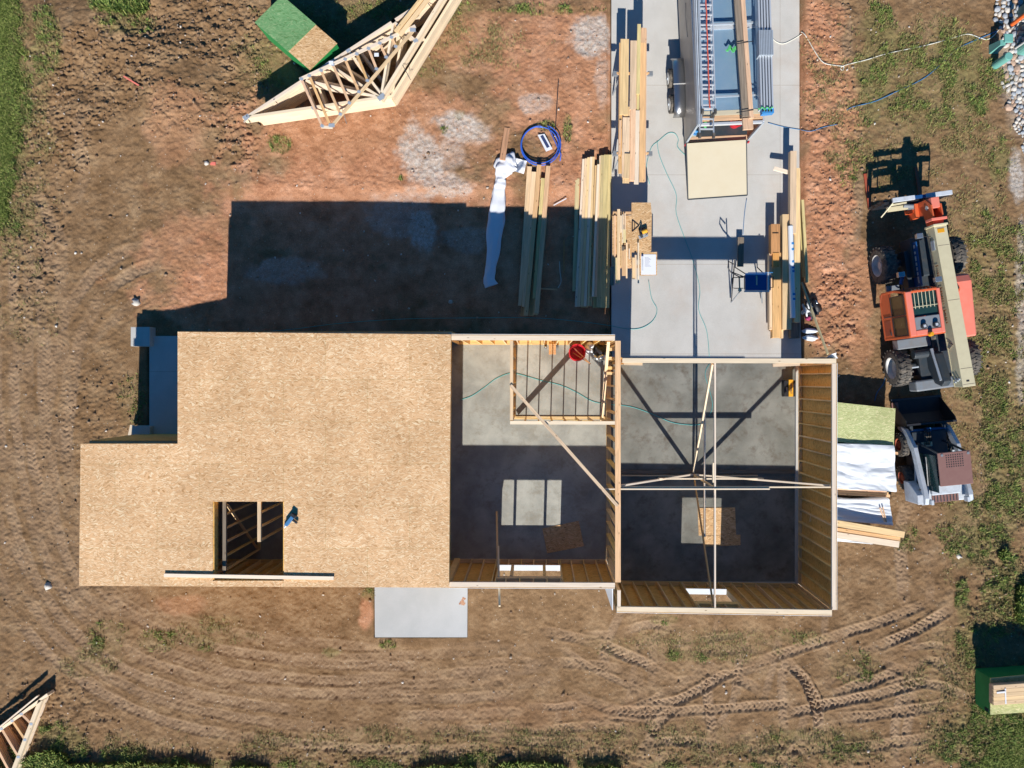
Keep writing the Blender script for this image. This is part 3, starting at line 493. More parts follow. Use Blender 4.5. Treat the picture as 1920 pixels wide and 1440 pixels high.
# ---------------- house ----------------
ZH, ZG, ZT, ZTG, ZDK = .2, 0.0, 2.9, 2.8, 3.0
house = thing('unfinished_house', 'wood framed house under construction, OSB deck at left, open stud walled rooms at right', 'house', P(900, 860, 0))
def pslab(name, pts, z, mat, th=.15): m = MB(); m.prism([(p.x, p.y) for p in pts], z - th, z); return m.build(name, mat, house)
pslab('house_floor', [P(265, 820, ZH), P(424, 820, ZH), P(424, 640, ZH), P(1146, 640, ZH), P(1146, 1056, ZH), P(265, 1056, ZH)], ZH, 'house_slab', .3)
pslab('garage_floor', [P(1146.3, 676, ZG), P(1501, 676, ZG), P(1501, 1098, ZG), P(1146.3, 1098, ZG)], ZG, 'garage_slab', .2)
def stud_wall(a, b, zb, zt, th=.14, sheath=None, opens=(), sp=.406, shmat='osb_wall', studmat='stud_wood', plate='pine', dbl=True, header=None, wrap=False, skipplate=False, pth=None, studr=True, braced=False):
    """a->b = inner face line at top (world xy); the outside is to the right-hand side of a->b; opens=[(s0,s1,z0,z1)]"""
    a = Vector((a.x, a.y, 0)); b = Vector((b.x, b.y, 0)); d = b - a; Lw = d.length; d.normalize(); n = Vector((d.y, -d.x, 0))
    if th < 0: n = -n; th = -th
    c0 = a + n * th / 2
    pt = th if pth is None else pth
    m = MB(); up = Vector((0, 0, 1))
    def pl(z, s0=0, s1=Lw, h=.038): m.bar(c0 + d * s0 + up * z, c0 + d * s1 + up * z, pt, h)
    pl(zt - .019); pl(zt - .0585)
    wall = m.build('stud_wall', plate, house); m = MB()
    cuts = sorted((o[0], o[1]) for o in opens if o[2] < zb + .05); s = 0
    for u, v in cuts + [(Lw, Lw)]:
        if u > s: pl(zb + .019, s, u)
        s = v
    m.build('bottom_plate', 'stud_wood', wall)
    zs0, zs1 = zb + .038, zt - .0775
    k = 0; ss = []
    s = .019
    while s < Lw - .03: ss.append(s); s += sp
    ss.append(Lw - .019)
    for o in opens: ss += [o[0] - .022, o[1] + .022]
    for s in ss:
        segs = [(zs0, zs1)]
        for o in opens:
            if o[0] < s < o[1]: segs = [q for q in ((zs0, o[2] - .04), (o[3] + .26, zs1)) if q[1] - q[0] > .05]
        for z0, z1 in segs:
            if not studr: continue
            g_ = MB(); g_.bar(c0 + d * s + up * z0, c0 + d * s + up * z1, .038, th - .004, up=n); g_.build('stud', studmat, wall)
    for o in opens:
        g_ = MB(); g_.bar(c0 + d * (o[0] - .04) + up * (o[3] + .13), c0 + d * (o[1] + .04) + up * (o[3] + .13), th - .01, .25); g_.build('window_header' if o[2] > .3 else 'door_header', studmat, wall)
        if o[2] > .3: g_ = MB(); g_.bar(c0 + d * o[0] + up * (o[2] - .02), c0 + d * o[1] + up * (o[2] - .02), th + .02, .036); g_.build('window_sill', 'white_wrap', wall)
    if sheath:
        g_ = MB(); t2 = .012; off_ = th + .008
        def panel(s0, s1, z0, z1, o_=off_, g=g_):
            if s1 - s0 < .01 or z1 - z0 < .01: return
            p = [a + d * s0 + n * o_, a + d * s1 + n * o_, a + d * s1 + n * (o_ + t2), a + d * s0 + n * (o_ + t2)]
            g.hexa([v + up * z0 for v in p] + [v + up * z1 for v in p], g=[(s0, z0, 0), (s1, z0, 0), (s1, z0, .01), (s0, z0, .01), (s0, z1, 0), (s1, z1, 0), (s1, z1, .01), (s0, z1, .01)])
        def sheet(g, o_):
            s = 0
            for o in sorted(opens):
                panel(s, o[0], zb - .15, zt - .002, o_, g); panel(o[0], o[1], zb - .15, o[2] - .04, o_, g); panel(o[0], o[1], o[3], zt - .002, o_, g); s = o[1]
            panel(s, Lw, zb - .15, zt - .002, o_, g)
        sheet(g_, off_); g_.build('sheathing', shmat, wall)
        if wrap: g2 = MB(); sheet(g2, off_ + .016); g2.build('house_wrap', 'white_wrap', wall)
    return wall
# great room
# walls traversed so that the outside is on the right-hand side (clockwise in world = interior left)
stud_wall(P(1153, 638.5, ZT), P(840, 637.5, ZT), ZH, ZT, .14, sheath=True, plate='pine_white', wrap=True)
gw = stud_wall(P(842, 1091.5, ZT), P(1153, 1093, ZT), ZH, ZT, .14, sheath=True, opens=((1.36, 3.30, 1.0, 2.2),), plate='pine_white', wrap=True)
stud_wall(P(1153.5, 1092, ZT), P(1153.5, 639, ZT), ZH, ZT, .16, plate='fir')
stud_wall(P(956, 639, ZT), P(956, 788, ZT), ZH, ZT, -.095, plate='pine')
stud_wall(P(956.5, 789.5, ZT), P(1153, 790, ZT), ZH, ZT, .095, plate='pine_white')
m = MB(); m.bar(Vector((-.62, -1.24, .32)), Vector((2.2, -1.24, 2.62)), .02, .14); m.build('diagonal_brace', 'stud_wood', house)
# window mullion studs in the great room window
x0 = P(842, 1091.5, ZT); m = MB()
for s in (1.79, 2.79):
    m = MB(); c = Vector((x0.x + s, x0.y - .07, 0)); m.bar(c + Vector((0, 0, 1.0)), c + Vector((0, 0, 2.2)), .09, .13, up=(0, 1, 0)); m.build('window_post', 'stud_wood', gw)
# garage
ga = stud_wall(P(1156.5, 1137.5, ZTG), P(1560, 1144, ZTG), .06, ZTG, .14, sheath=True, opens=((2.42, 3.72, .9, 2.12),), plate='pine_white', wrap=True)
stud_wall(P(1560, 1143.5, ZTG), P(1560.5, 681, ZTG), .1, ZTG, .115, sheath=True, plate='pine_white', wrap=True)
stud_wall(P(1157.5, 1107, ZTG), P(1157.5, 1138, ZTG), .06, ZTG, -.1, plate='pine_white', studr=True)
m = MB(); a_, b_ = P(1150, 1106, ZTG), P(1150, 1145, ZTG); m.box(a_.x - .03, a_.x - .005, b_.y, a_.y, -.1, ZTG - .05); m.build('house_wrap', 'white_wrap', house)
# garage door header and short side walls
hd = MB(); p0, p1 = P(1167, 676, ZTG), P(1568, 677, ZTG); hd.bar(p0 + Vector((0, .0, -.019)), p1 + Vector((0, 0, -.019)), .14, .038); hdr = hd.build('header_wall', 'pine_white', house)
m = MB(); m.bar(p0 + Vector((0, 0, -.25)), p1 + Vector((0, 0, -.25)), .12, .42); m.build('garage_door_header', 'pine', hdr)
for xa, xb in ((p0.x - .05, 3.13), (8.14, p1.x - .02)):
    g_ = MB(); g_.box(xa, xb, p0.y + .072, p0.y + .085, -.1, ZTG - .04); g_.build('sheathing', 'osb_wall', hdr); g_ = MB(); g_.box(xa, xb, p0.y + .0865, p0.y + .092, -.1, ZTG - .045); g_.build('house_wrap', 'white_wrap', hdr)
    for s in (xa + .02, xb - .02, (xa + xb) / 2): g_ = MB(); g_.bar(Vector((s, p0.y, .05)), Vector((s, p0.y, ZTG - .465)), .038, .13, up=(0, 1, 0)); g_.build('stud', 'stud_wood', hdr)
m = MB(); m.bar(P(1500, 676, ZTG) + Vector((0, -.1, -.03)), P(1450, 678, ZTG) + Vector((0, -.11, -.03)), .1, .04); m.bar(P(1170, 681, ZTG) + Vector((0, 0, -.03)), P(1205, 682, ZTG) + Vector((0, 0, -.05)), .1, .04); m.build('nailer_board', 'pine', house)
# stem walls
m = MB(); x1 = P(1560, 900, ZTG).x; ytop, ybot = P(0, 681, ZTG).y, P(0, 1143, ZTG).y; m.box(x1 - .07, x1 + .13, ybot - .14, ytop, -.3, .098); m.build('stem_wall', 'stem_concrete', house)
m = MB(); m.box(P(1152, 0, ZTG).x, x1 - .071, ybot - .14, ybot + .02, -.3, .058); m.build('stem_wall', 'stem_concrete', house)
m = MB(); m.box(P(265, 0, ZH).x - .02, P(1146, 0, ZH).x, -6.2, P(0, 1056, ZH).y - .001, -.3, .09); m.build('stem_wall', 'stem_concrete', house)
# deck with stair opening
def pd(x, y): p = P(x, y, ZDK); return (p.x, p.y)
def dpanel(m, pts, z0=ZDK - .02, z1=ZDK): m.prism([pd(*p) for p in pts], z0, z1)
hx0, hx1, hy0, hy1 = 399, 532.5, 940.5, 1089
deck = MB(); dpanel(deck, [(333, 622), (845.5, 627), (844.8, 733), (333, 733)]); dpanel(deck, [(333, 733), (844.8, 733), (844, 832), (333, 832)]); dpanel(deck, [(151, 832), (844, 832), (843, hy0), (150, hy0)])
dpanel(deck, [(150, hy0), (hx0, hy0), (hx0, hy1), (148.2, hy1)]); dpanel(deck, [(hx1, hy0), (843, hy0), (842.1, hy1), (hx1, hy1)]); dpanel(deck, [(148.2, hy1), (842.1, hy1), (842, 1102), (148, 1098.5)])
dk = deck.build('roof_deck', 'osb_deck', house)
jz = ZDK - .02
rim = MB()
for a, b in (((334, 624), (844, 629)), ((844, 629), (840.5, 1099)), ((840, 1099), (150, 1096)), ((150.5, 1096), (152.5, 835)), ((152.5, 834), (334, 834)), ((334.5, 833), (334.5, 624)), ((400, 941), (400, 1088)), ((531.5, 941), (531.5, 1088)), ((399, 939), (533, 939)), ((399, 1090.5), (533, 1090.5))):
    p, q = P(*a, ZDK), P(*b, ZDK); p.z = q.z = jz - .13; rim.bar(p, q, .036, .255)
rim.build('rim_joist', 'osb_wall', dk)
for i in range(16):
    y = 650 + i * 28
    if y > 1085: break
    xs = ((336, 842),) if y < 832 else ((154, 842),) if y < 940 else ((154, 398), (534, 840))
    for xa, xb in xs:
        m = MB(); p, q = P(xa, y, ZDK), P(xb, y, ZDK); p.z = q.z = jz - .13; m.bar(p, q, .038, .25); m.build('joist', 'stud_wood', dk)
# walls below the deck (top at joist underside)
ZW = jz - .262
def sx(px, py): v = P(px, py, ZDK); return v
stud_wall(sx(845, 630), sx(338, 630), ZH, ZW, .14, sheath=True, opens=((2.2, 3.2, ZH, 2.2), (5.0, 6.3, .9, 2.1)), wrap=False)
stud_wall(sx(339, 631), sx(339, 836), ZH, ZW, .14, sheath=True, opens=((1.0, 1.95, ZH, 2.2),))
stud_wall(sx(333, 838), sx(156, 838), ZH, ZW, .14, sheath=True)
stud_wall(sx(157, 839), sx(155, 1093), ZH, ZW, .14, sheath=True, opens=((1.2, 2.4, .9, 2.1),))
stud_wall(sx(155, 1093), sx(842.5, 1096), ZH, ZW, .14, sheath=True, opens=((7.6, 9.3, ZH, 2.15),), plate='stud_wood')
m = MB(); a0, a1 = P(840, 1090, ZT), P(840, 1103, ZT); m.box(a0.x - .12, a0.x + .06, a1.y, a0.y, .1, ZT - .09); m.build('light_gap_filler', 'stud_wood', house)  # added filler that stops sunlight leaking through the gap between the two walls
# inner walls seen through the stair opening
wa = stud_wall(sx(412, 1074), sx(412, 860), ZH, ZW + .1, .1, plate='old_wood'); wb = stud_wall(sx(481, 1017), sx(481, 860), ZH, ZDK - .06, .1, plate='pine')
for (w_, xp, ya, yb) in ((wa, 414, 1070, 950), (wb, 483.5, 1010, 880)):
    m = MB(); a, b = sx(xp, ya), sx(xp, yb); a.z = .3; b.z = 2.6; m.bar(a, b, .02, .09, up=(1, 0, 0)); m.build('diagonal_brace', 'stud_wood', w_)
m = MB(); a, b = sx(404, 1085), sx(404, 935); a.z = b.z = 2.4; m.bar(a, b, .05, .12); m.build('beam', 'old_wood', house)
# temporary bracing on the open rooms
def brace(p, q, wd=.05, th=.089, mat='pine_white', parent=house, up=(0, 0, 1), name='temporary_brace'): m = MB(); m.bar(p, q, wd, th, up); return m.build(name, mat, parent)
brace(P(957, 722, ZT + .02), P(1158, 949, ZT + .02), .09, .038, 'pine')
YB = P(0, 914, ZTG).y; XB = P(1341, 0, ZTG).x
brace(Vector((P(1167, 0, ZTG).x, YB, ZTG - .08)), Vector((P(1559, 0, ZTG).x, YB, ZTG - .08)), .04, .089); brace(Vector((P(1135, 0, ZTG).x, YB - .045, ZTG + .0)), Vector((P(1443, 0, ZTG).x, YB - .045, ZTG - .02)), .038, .089)
def bz(px, z): return P(px, 0, z).x
cb = Vector((bz(1300, .1), YB + .02, .1))
brace(cb, Vector((P(1559, 0, ZTG).x, YB + .04, ZTG - .1))); brace(cb + Vector((-.05, 0, 0)), Vector((P(1166, 0, ZTG).x, YB + .04, ZTG - .1)))
brace(Vector((bz(1234, 1.38), YB + .06, 1.38)), Vector((bz(1431, 1.38), YB + .06, 1.38)), .038, .12); brace(Vector((P(1158, 0, .04).x, YB + .1, .03)), Vector((P(1500, 0, .04).x - .05, YB + .1, .03)), .12, .04, 'old_wood'); brace(Vector((P(1165, 0, .04).x, YB - .02, .06)), Vector((P(1420, 0, .04).x, YB - .02, .06)), .04, .09, 'pine')
brace(Vector((XB, P(0, 681, ZTG).y, ZTG - .05)), Vector((XB, P(0, 1140, ZTG).y, ZTG - .05)), .045, .089); brace(Vector((XB - .05, P(0, 868, ZTG).y, ZTG - .05)), Vector((XB - .05, P(0, 905, ZTG).y, ZTG - .05)), .04, .089)
cb2 = Vector((cb.x, YB + .1, .1)); brace(cb2, Vector((XB - .06, P(0, 681, ZTG).y - .02, ZTG - .1)), .05, .089); brace(cb2 + Vector((0.02, -.15, 0)), Vector((XB - .03, P(0, 1138, ZTG).y, ZTG - .1)), .04, .089, 'fir')
X13 = bz(1321, 1.38); brace(Vector((X13, P(0, 766, 1.38).y, 1.38)), Vector((X13, P(0, 1006, 1.38).y, 1.38)), .038, .12)
for s in (-1,): brace(Vector((XB - .03, YB + .0, .06)), Vector((XB - .03, YB, ZTG - .1)), .05, .05, 'pine')
# tall leaning pole of two boards over the lower wall
lp = thing('leaning_brace', 'two pale boards nailed end to end, leaning over the great room lower wall', 'brace', Vector((-1.3, -4.3, ZH)))
m = MB(); a, b = Vector((-1.30, -4.30, .12)), Vector((-1.08, -6.56, 3.12)); m.bar(a, a.lerp(b, .62), .06, .05); m.build('lower_board', 'pine', lp); m = MB(); o_ = Vector((.03, .04, .0)); m.bar(a.lerp(b, .42) + o_, b + o_, .05, .05); m.build('upper_board', 'pine_white', lp)
# ledger block walls beside closet
m = MB(); m.bar(P(1141, 640, 2.6), P(1128, 790, .4), .04, .089, up=(1, 0, 0)); m.build('diagonal_brace', 'pine', house)
for yy in (655, 672, 690, 700): m = MB(); m.bar(P(1137, yy, 1.9), P(1155, yy, 1.9), .09, .04); m.build('blocking', 'stud_wood', house)

# deck items
plank('long_stud', P(308, 1078.5, ZDK + .04), P(626, 1084, ZDK + .04), .1, .045, 'pine_white', 'long pale board laid flat across the lower side of the deck opening', 'board')
ng = thing('nail_gun', 'blue and black nail gun lying beside the deck opening', 'nail gun', P(543, 975, ZDK)); A_ = Matrix.Translation(P(543, 976, ZDK + .06)) @ Matrix.Rotation(R(-38), 4, 'Z')
for nm, mt, bx in (('magazine', 'alu', (-.05, 0, -.22, .12, -.05, .02)), ('body', 'cord_blue', (-.04, .06, -.16, .16, -.03, .09)), ('handle', 'black_steel', (.05, .22, .05, .11, -.02, .04)), ('cap', 'black_steel', (-.07, .09, .16, .24, -.04, .09)), ('nose', 'alu', (-.02, .03, -.26, -.16, -.03, .03))): B1(nm, mt, ng, *bx, bevel=.01, M=A_)

# ---------------- things inside ----------------
def sheet(name, cs, z, mat, label, th=.012, cat='panel', z2=None, tilt=None):
    m = MB(); pts = [P(a, b, z) for a, b in cs]; m.prism([(p.x, p.y) for p in pts], z, z + th); return m.build(name, mat, tagd=(label, cat))
sheet('osb_offcut', [(1016.5, 991), (1085, 976.5), (1095, 1024), (1026, 1037.5)], ZH + .004, 'osb_board', 'brown OSB offcut lying alone in the shade of the great room floor')
sheet('osb_offcut', [(1308, 952.5), (1378, 951.5), (1380, 1003), (1310, 1004)], ZG + .004, 'osb_board', 'larger, upper OSB offcut on the garage floor, half in the window light', .014)
sheet('osb_offcut', [(1318.5, 1005), (1388, 1002.5), (1388.5, 1022), (1319, 1025)], ZG + .004, 'osb_board', 'narrow OSB strip below the larger offcut on the garage floor', .012)
tb = thing('tool_box', 'black tool box with a yellow handle bar at the garage floor upper right corner', 'tool box', P(1481, 725, ZG)); x0, x1, y0, y1 = W4(1471, 713, 1492, 744, .3)
B1('box', 'black_steel', tb, x0, x1, y0, y1, ZG + .01, .28, bevel=.02); B1('handle_bar', 'yellow_plastic', tb, x0 + .13, x1 - .09, y0 + .01, y1 + .02, .282, .33, bevel=.01); B1('latch', 'grey_steel', tb, x0 + .06, x0 + .1, y0 + .2, y0 + .32, .28, .3)
text('lettering', 'DEWALT', .085, Matrix.Translation(((x0 + x1) / 2 + .02, (y0 + y1) / 2, .333)) @ Matrix.Rotation(R(-90), 4, 'Z'), 'ink', tb)
# bucket
def bucket(c, r, h, mat, name, label, slots=True):
    t = thing(name, label, 'bucket', c); m = MB(); n = 28; prof = [(r * .82, 0), (r, h), (r * 1.07, h), (r * 1.07, h - .03), (r * 1.0, h - .03)]
    inn = [(r * .95, h), (r * .78, .02), (0.001, .02)]; pr = [(0.001, 0)] + prof[:1] + [(r * .98, h - .03), (r * 1.07, h - .03), (r * 1.07, h)] + inn; vs = []
    for rr, z in pr: vs += [(c.x + rr * math.cos(2 * math.pi * i / n), c.y + rr * math.sin(2 * math.pi * i / n), c.z + z) for i in range(n)]
    m.add(vs, [(k * n + i, k * n + (i + 1) % n, (k + 1) * n + (i + 1) % n, (k + 1) * n + i) for k in range(len(pr) - 1) for i in range(n)]); m.build('pail', mat, t, smooth=False)
    m = MB(); m.tube([(c.x + r * 1.1 * math.cos(a), c.y + r * 1.1 * math.sin(a), c.z + h - .05 - .03 * math.sin(a + 1)) for a in np.linspace(3.5, 5.9, 12)], .006); m.build('bail', mat, t); return t
bk = P(1082, 661, .5); bk = Vector((bk.x, bk.y, ZH)); bucket(bk, .26, .4, 'red_plastic', 'bucket', 'red open tub with wooden handles sticking out, in the small framed room')
for k, (a, b) in enumerate((((1073, 650), (1106, 681)), ((1075, 662), (1107, 682)))): plank('wooden_stick', P(*a, .25), P(*b, .75), .03, .03, 'fir', 'thin wooden tool handle standing in the red tub, ' + ('upper of two' if k == 0 else 'lower of two'), 'stick', 'handles in the red tub')
bt = thing('water_bottle', 'clear blue water bottle on the closet window ledge', 'bottle', P(1023, 651, .95)); m = MB(); c = P(1023, 652, ZH); m.cyl(c, c + Vector((0, 0, .18)), .045, n=12); m.cyl(c + Vector((0, 0, .18)), c + Vector((0, 0, .23)), .045, .016, 12); m.build('bottle_body', 'mirror_glass', bt, smooth=True); m = MB(); m.cyl(c + Vector((0, 0, .23)), c + Vector((0, 0, .255)), .018, n=10); m.build('cap', 'white_paint', bt)
bb = thing('battery_pack', 'row of orange wood blocks and metal hangers stacked on the floor by the front wall', 'block stack', P(1038, 655, ZH))
for k in range(3): m = MB(); c = P(1031 + k * 4.5, 655, .2); m.box(c.x - .035, c.x + .035, c.y - .17, c.y + .17, ZH, ZH + .1 + .01 * k); m.build('block', ('fir_orange', 'fir', 'fir_orange')[k], bb)
for k in range(3): m = MB(); c = P(1044.5, 649 + k * 3, .3); m.box(c.x - .03, c.x + .05, c.y - .012, c.y + .012, ZH + .05, ZH + .2); m.build('metal_hanger', 'grey_steel', bb)
bb.name = 'block_stack'
def lump(name, c, rx, ry, rz, mat, label, cat, seed=1, rough=.14, sub=3, parent=None):
    m = MB(); rd = random.Random(seed); fr = [(rd.uniform(2, 6), rd.uniform(2, 6), rd.uniform(0, 6)) for _ in range(4)]
    import bmesh
    bm = bmesh.new(); bmesh.ops.create_icosphere(bm, subdivisions=sub, radius=1); vs = []
    for v in bm.verts:
        k = 1 + rough * sum(math.sin(a * v.co.x + b * v.co.y + p + 3 * v.co.z) for a, b, p in fr) / 2; zz = v.co.z if v.co.z > -.3 else -.3
        vs.append(Vector(c) + Vector((v.co.x * rx * k, v.co.y * ry * k, (zz + .3) * rz * k / 1.3)))
    m.add(vs, [tuple(v.index for v in f.verts) for f in bm.faces]); bm.free(); return m.build(name, mat, parent, smooth=True, tagd=None if parent else (label, cat))
lump('insulation_bag', P(1105, 652, .3) * 1 + Vector((0, 0, -.2)), .16, .2, .45, 'white_wrap', 'small crumpled white and pink bag beside the red tub', 'bag', 3)
lump('rubbish_bag', P(1128, 660, .3) + Vector((0, 0, -.2)), .3, .26, .5, 'black_steel', 'dark plastic rubbish bag in the corner of the small framed room', 'bag', 5)
lump('clear_bag', P(1124, 670, .4) + Vector((.02, 0, -.3)), .26, .14, .58, 'mirror_glass', 'clear plastic bag against the dark rubbish bag', 'bag', 9)
from mathutils import noise as mn
# ---------------- lumber ----------------
def boards(lst, group, lab, cat='board', name='lumber_board', wk=1.0):
    """lst: (x0,y0,x1,y1 centre line px, z of top face, width, thickness, material, extra)"""
    for i, b in enumerate(lst):
        x0, y0, x1, y1, z, wd, th, mt = b[:8]; wd *= wk; p, q = P(x0, y0, z), P(x1, y1, z); p.z -= th / 2; q.z -= th / 2
        tilt = Vector((random.uniform(-.02, .02), 0, 1)); look = {'pine': 'pale tan', 'pine_white': 'whitish', 'fir': 'orange tan', 'fir_orange': 'orange brown', 'treated': 'greenish treated', 'old_wood': 'weathered grey', 'osb_board': 'OSB'}[mt]
        plank(name, p, q, wd, th, mt, f"{look} board, {lab % (ORDW[i] if i < 20 else 'last')}", cat, group, up=tilt)
zf = -.36
def hgt(k): return zf + .06 + .09 * k
# stack beside the white wrap roll
st = []
for x0, y0, x1, y1, k, w_, mt in ((993, 312, 976, 573, 1, .09, 'pine'), (1001, 322, 983, 575, 2, .09, 'pine'), (1011, 309, 986, 592, 3, .085, 'fir'), (1019, 334, 1003, 560, 2, .09, 'treated'), (1028, 311, 1006, 588, 3, .085, 'fir'), (999, 400, 980, 592, 1, .09, 'fir_orange'), (1012, 420, 996, 592, 0, .09, 'pine'), (1022, 400, 1003, 590, 1, .1, 'pine')):
    st.append((x0, y0, x1, y1, hgt(k), w_, .085, mt))
boards(st, 'boards in the small ground stack beside the white wrap roll', '%s in the small stack right of the white roll', wk=1.75)
st = []
for i, (x0, y0, x1, y1, k, w_, mt) in enumerate(((1094, 298, 1080, 575, 2, .05, 'pine_white'), (1099, 297, 1085, 575, 3, .06, 'pine'), (1104, 295, 1091, 575, 3, .06, 'pine'), (1109, 294, 1097, 574, 3, .06, 'pine_white'), (1113, 294, 1103, 574, 3, .05, 'pine'), (1118, 310, 1108, 574, 2, .06, 'pine'), (1122, 308, 1112, 556, 4, .05, 'pine_white'), (1126, 292, 1117, 556, 3, .05, 'pine'), (1130, 291, 1122, 576, 3, .09, 'treated'), (1137, 290, 1130, 577, 3, .1, 'treated'), (1143, 290, 1138, 577, 2, .1, 'treated'), (1126, 300, 1118, 577, 2, .15, 'treated'), (1104, 330, 1096, 576, 1, .16, 'pine'), (1138, 330, 1133, 577, 1, .16, 'treated'))):
    st.append((x0, y0, x1, y1, hgt(k), w_, .085, mt))
boards(st, 'boards in the wide ground stack against the driveway edge', '%s in the wide stack left of the driveway', wk=1.5)
plank('lumber_board', P(1082.5, 335, hgt(0)), P(1077, 546, hgt(0)), .14, .04, 'treated', 'single greenish board on the red soil left of the wide lumber stack')
plank('lumber_board', P(1057.5, 450, zf + .03), P(1057, 512, zf + .03), .035, .03, 'fir_orange', 'short thin orange stick lying on the shaded red soil between two lumber stacks', 'stick')
plank('lumber_board', P(1012, 541, zf + .03), P(1045, 543, zf + .03), .05, .04, 'fir', 'short board sticking out right of the small lumber stack', 'board')
plank('lumber_board', P(951, 240, gz(-.9, 8) + .04) , P(942, 300, .0), .19, .04, 'fir_orange', 'orange brown board poking out from under the top of the white wrap roll')
# sawhorse stack
zs = .92
def sawhorse(px0, px1, py, z, label, grp):
    t = thing('sawhorse', label, 'sawhorse', G((px0 + px1) / 2, py), grp); a, b = P(px0, py, z), P(px1, py, z); m = MB(); m.bar(a, b, .06, .09); m.build('crossbar', 'fir', t)
    for e, s in ((a, 1), (b, -1)):
        for sy in (-1, 1):
            m = MB(); q = e + Vector((s * .12, sy * .06, -.02)); f = Vector((e.x - s * .02, e.y + sy * .32, ZD)); m.bar(q, f, .04, .04); m.build('leg', 'grey_steel', t)
        m = MB(); c = e + Vector((-s * .04, 0, -.01)); m.box(c.x - .08, c.x + .08, c.y - .07, c.y + .07, c.z - .05, c.z + .04); m.build('bracket', 'grey_steel', t)
sawhorse(1156, 1217, 138, zs - .18, 'upper metal legged sawhorse under the lumber stack on the driveway', 'sawhorses'); sawhorse(1156, 1216, 288, zs - .18, 'lower metal legged sawhorse under the lumber stack on the driveway', 'sawhorses')
st = []
for x, ya, yb, z, w_, mt in ((1163, 80, 325, 0, .1, 'fir'), (1174, 200, 343, 0, .19, 'pine'), (1187, 76, 340, 0, .2, 'fir'), (1205, 55, 340, 0, .19, 'fir'), (1170, 73, 215, 1, .24, 'pine'), (1187, 76, 205, 1, .18, 'pine'), (1197, 45, 176, 2, .1, 'treated'), (1206, 52, 80, 1, .14, 'fir'), (1162, 225, 290, 1, .06, 'fir'), (1173, 220, 332, 1, .2, 'pine'), (1186, 204, 338, 1, .14, 'fir'), (1193.5, 207, 345, 1, .13, 'pine_white'), (1195, 176, 335, 0.5, .07, 'treated'), (1204, 80, 341, 1, .16, 'fir'), (1175, 288, 334, 2, .16, 'pine')):
    st.append((x + 1.5, ya, x - .5, yb, zs + .045 * z - .03, w_, .04, mt))
boards(st, 'boards on the two sawhorses on the driveway', '%s of those on the two sawhorses', wk=1.12)
# cutting table
ct = thing('cutting_table', 'low lumber table under OSB sheets on the driveway left side, covered in cut pieces', 'work table', P(1180, 460, ZD))
m = MB()
for px in (1152, 1215):
    for py in (400, 500):
        c = P(px, py, .4); c.z = 0; m = MB(); m.box(c.x - .045, c.x + .045, c.y - .045, c.y + .045, ZD, .76); m.build('leg', 'fir', ct)
for py in (400, 500): m = MB(); m.bar(P(1149, py, .78), P(1218, py, .78), .09, .09); m.build('crossbar', 'fir', ct)
sheet('osb_sheet', [(1148, 405), (1184, 404), (1184, 500), (1148, 500)], .83, 'osb_board', 'lower OSB sheet under the row of cut studs on the work table')
sheet('osb_sheet', [(1184, 380), (1220, 380), (1222, 402), (1221, 471), (1216, 474), (1184, 473)], .845, 'osb_board', 'OSB sheet carrying the circular saw and triangle square')
sheet('osb_sheet', [(1199, 473), (1232, 472.5), (1232, 516), (1199, 517)], .85, 'osb_board', 'small OSB sheet under the white paper plan')
st = []
for x, ya, yb, z, w_, mt in ((1160, 392, 532, 2, .09, 'pine'), (1153, 404, 515, 0, .06, 'fir'), (1164.5, 404, 436, 1, .05, 'pine_white'), (1168, 402, 455, 2, .04, 'pine_white'), (1172, 400, 432, 2, .04, 'pine'), (1166, 430, 500, 1, .06, 'pine'), (1171, 430, 455, 2, .09, 'treated'), (1170, 468, 517, 2, .13, 'fir'), (1175, 455, 522, 1, .05, 'pine'), (1180, 466, 486, 2, .03, 'pine_white'), (1188, 483, 523, 1, .09, 'pine'), (1192, 478, 523, 2, .06, 'pine'), (1197, 455, 531, 2, .045, 'pine_white'), (1158, 483, 531, 1, .14, 'treated'), (1168.5, 462, 470, 2, .09, 'old_wood'), (1148, 500, 535, 0, .12, 'old_wood')):
    st.append((x, ya, x, yb, .885 + .04 * z, w_, .038, mt))
boards(st, 'cut wood pieces on the work table', '%s of the cut pieces on the OSB work table', 'wood piece', 'cut_stud')
sp = thing('speed_square', 'dark triangular square lying beside the saw on the OSB sheet', 'square', P(1190, 424, .865)); m = MB(); tri = [P(1185.5, 412, .865), P(1185.5, 434, .865), P(1198, 422.5, .865)]
for i in range(3): m.bar(tri[i], tri[(i + 1) % 3], .035, .012)
m.build('edges', 'black_steel', sp); m = MB(); m.bar(P(1189.5, 417, .865), P(1189.5, 428, .865), .02, .01); m.build('scale_bar', 'black_steel', sp)
cs_ = thing('circular_saw', 'black and yellow circular saw on the OSB sheet with its silver shoe visible', 'circular saw', P(1204, 438, .86)); A_ = Matrix.Translation(P(1205, 436, .865)) @ Matrix.Rotation(R(20), 4, 'Z')
B1('shoe', 'galvanised', cs_, -.17, .13, -.17, -.06, 0, .01, M=A_)
m = MB(A_); m.cyl((-.12, -.06, .09), (-.06, -.06, .09), .1, n=20); m.build('blade_guard', 'black_steel', cs_); m = MB(A_); m.cyl((-.06, 0, .1), (.13, 0, .1), .065, n=14); m.build('motor', 'yellow_plastic', cs_, bevel=.006)
m = MB(A_); m.tube([(-.05, -.05, .1), (-.08, .06, .18), (-.02, .14, .18), (.02, .17, .08), (.0, .1, .05)], .022); m.build('handle', 'black_steel', cs_); m = MB(A_); m.tube([(.05, -.12, .05), (.1, -.1, .12), (.14, .02, .1), (.1, .12, .05), (-.1, .12, .03)], .014); m.build('power_cord', 'black_steel', cs_)
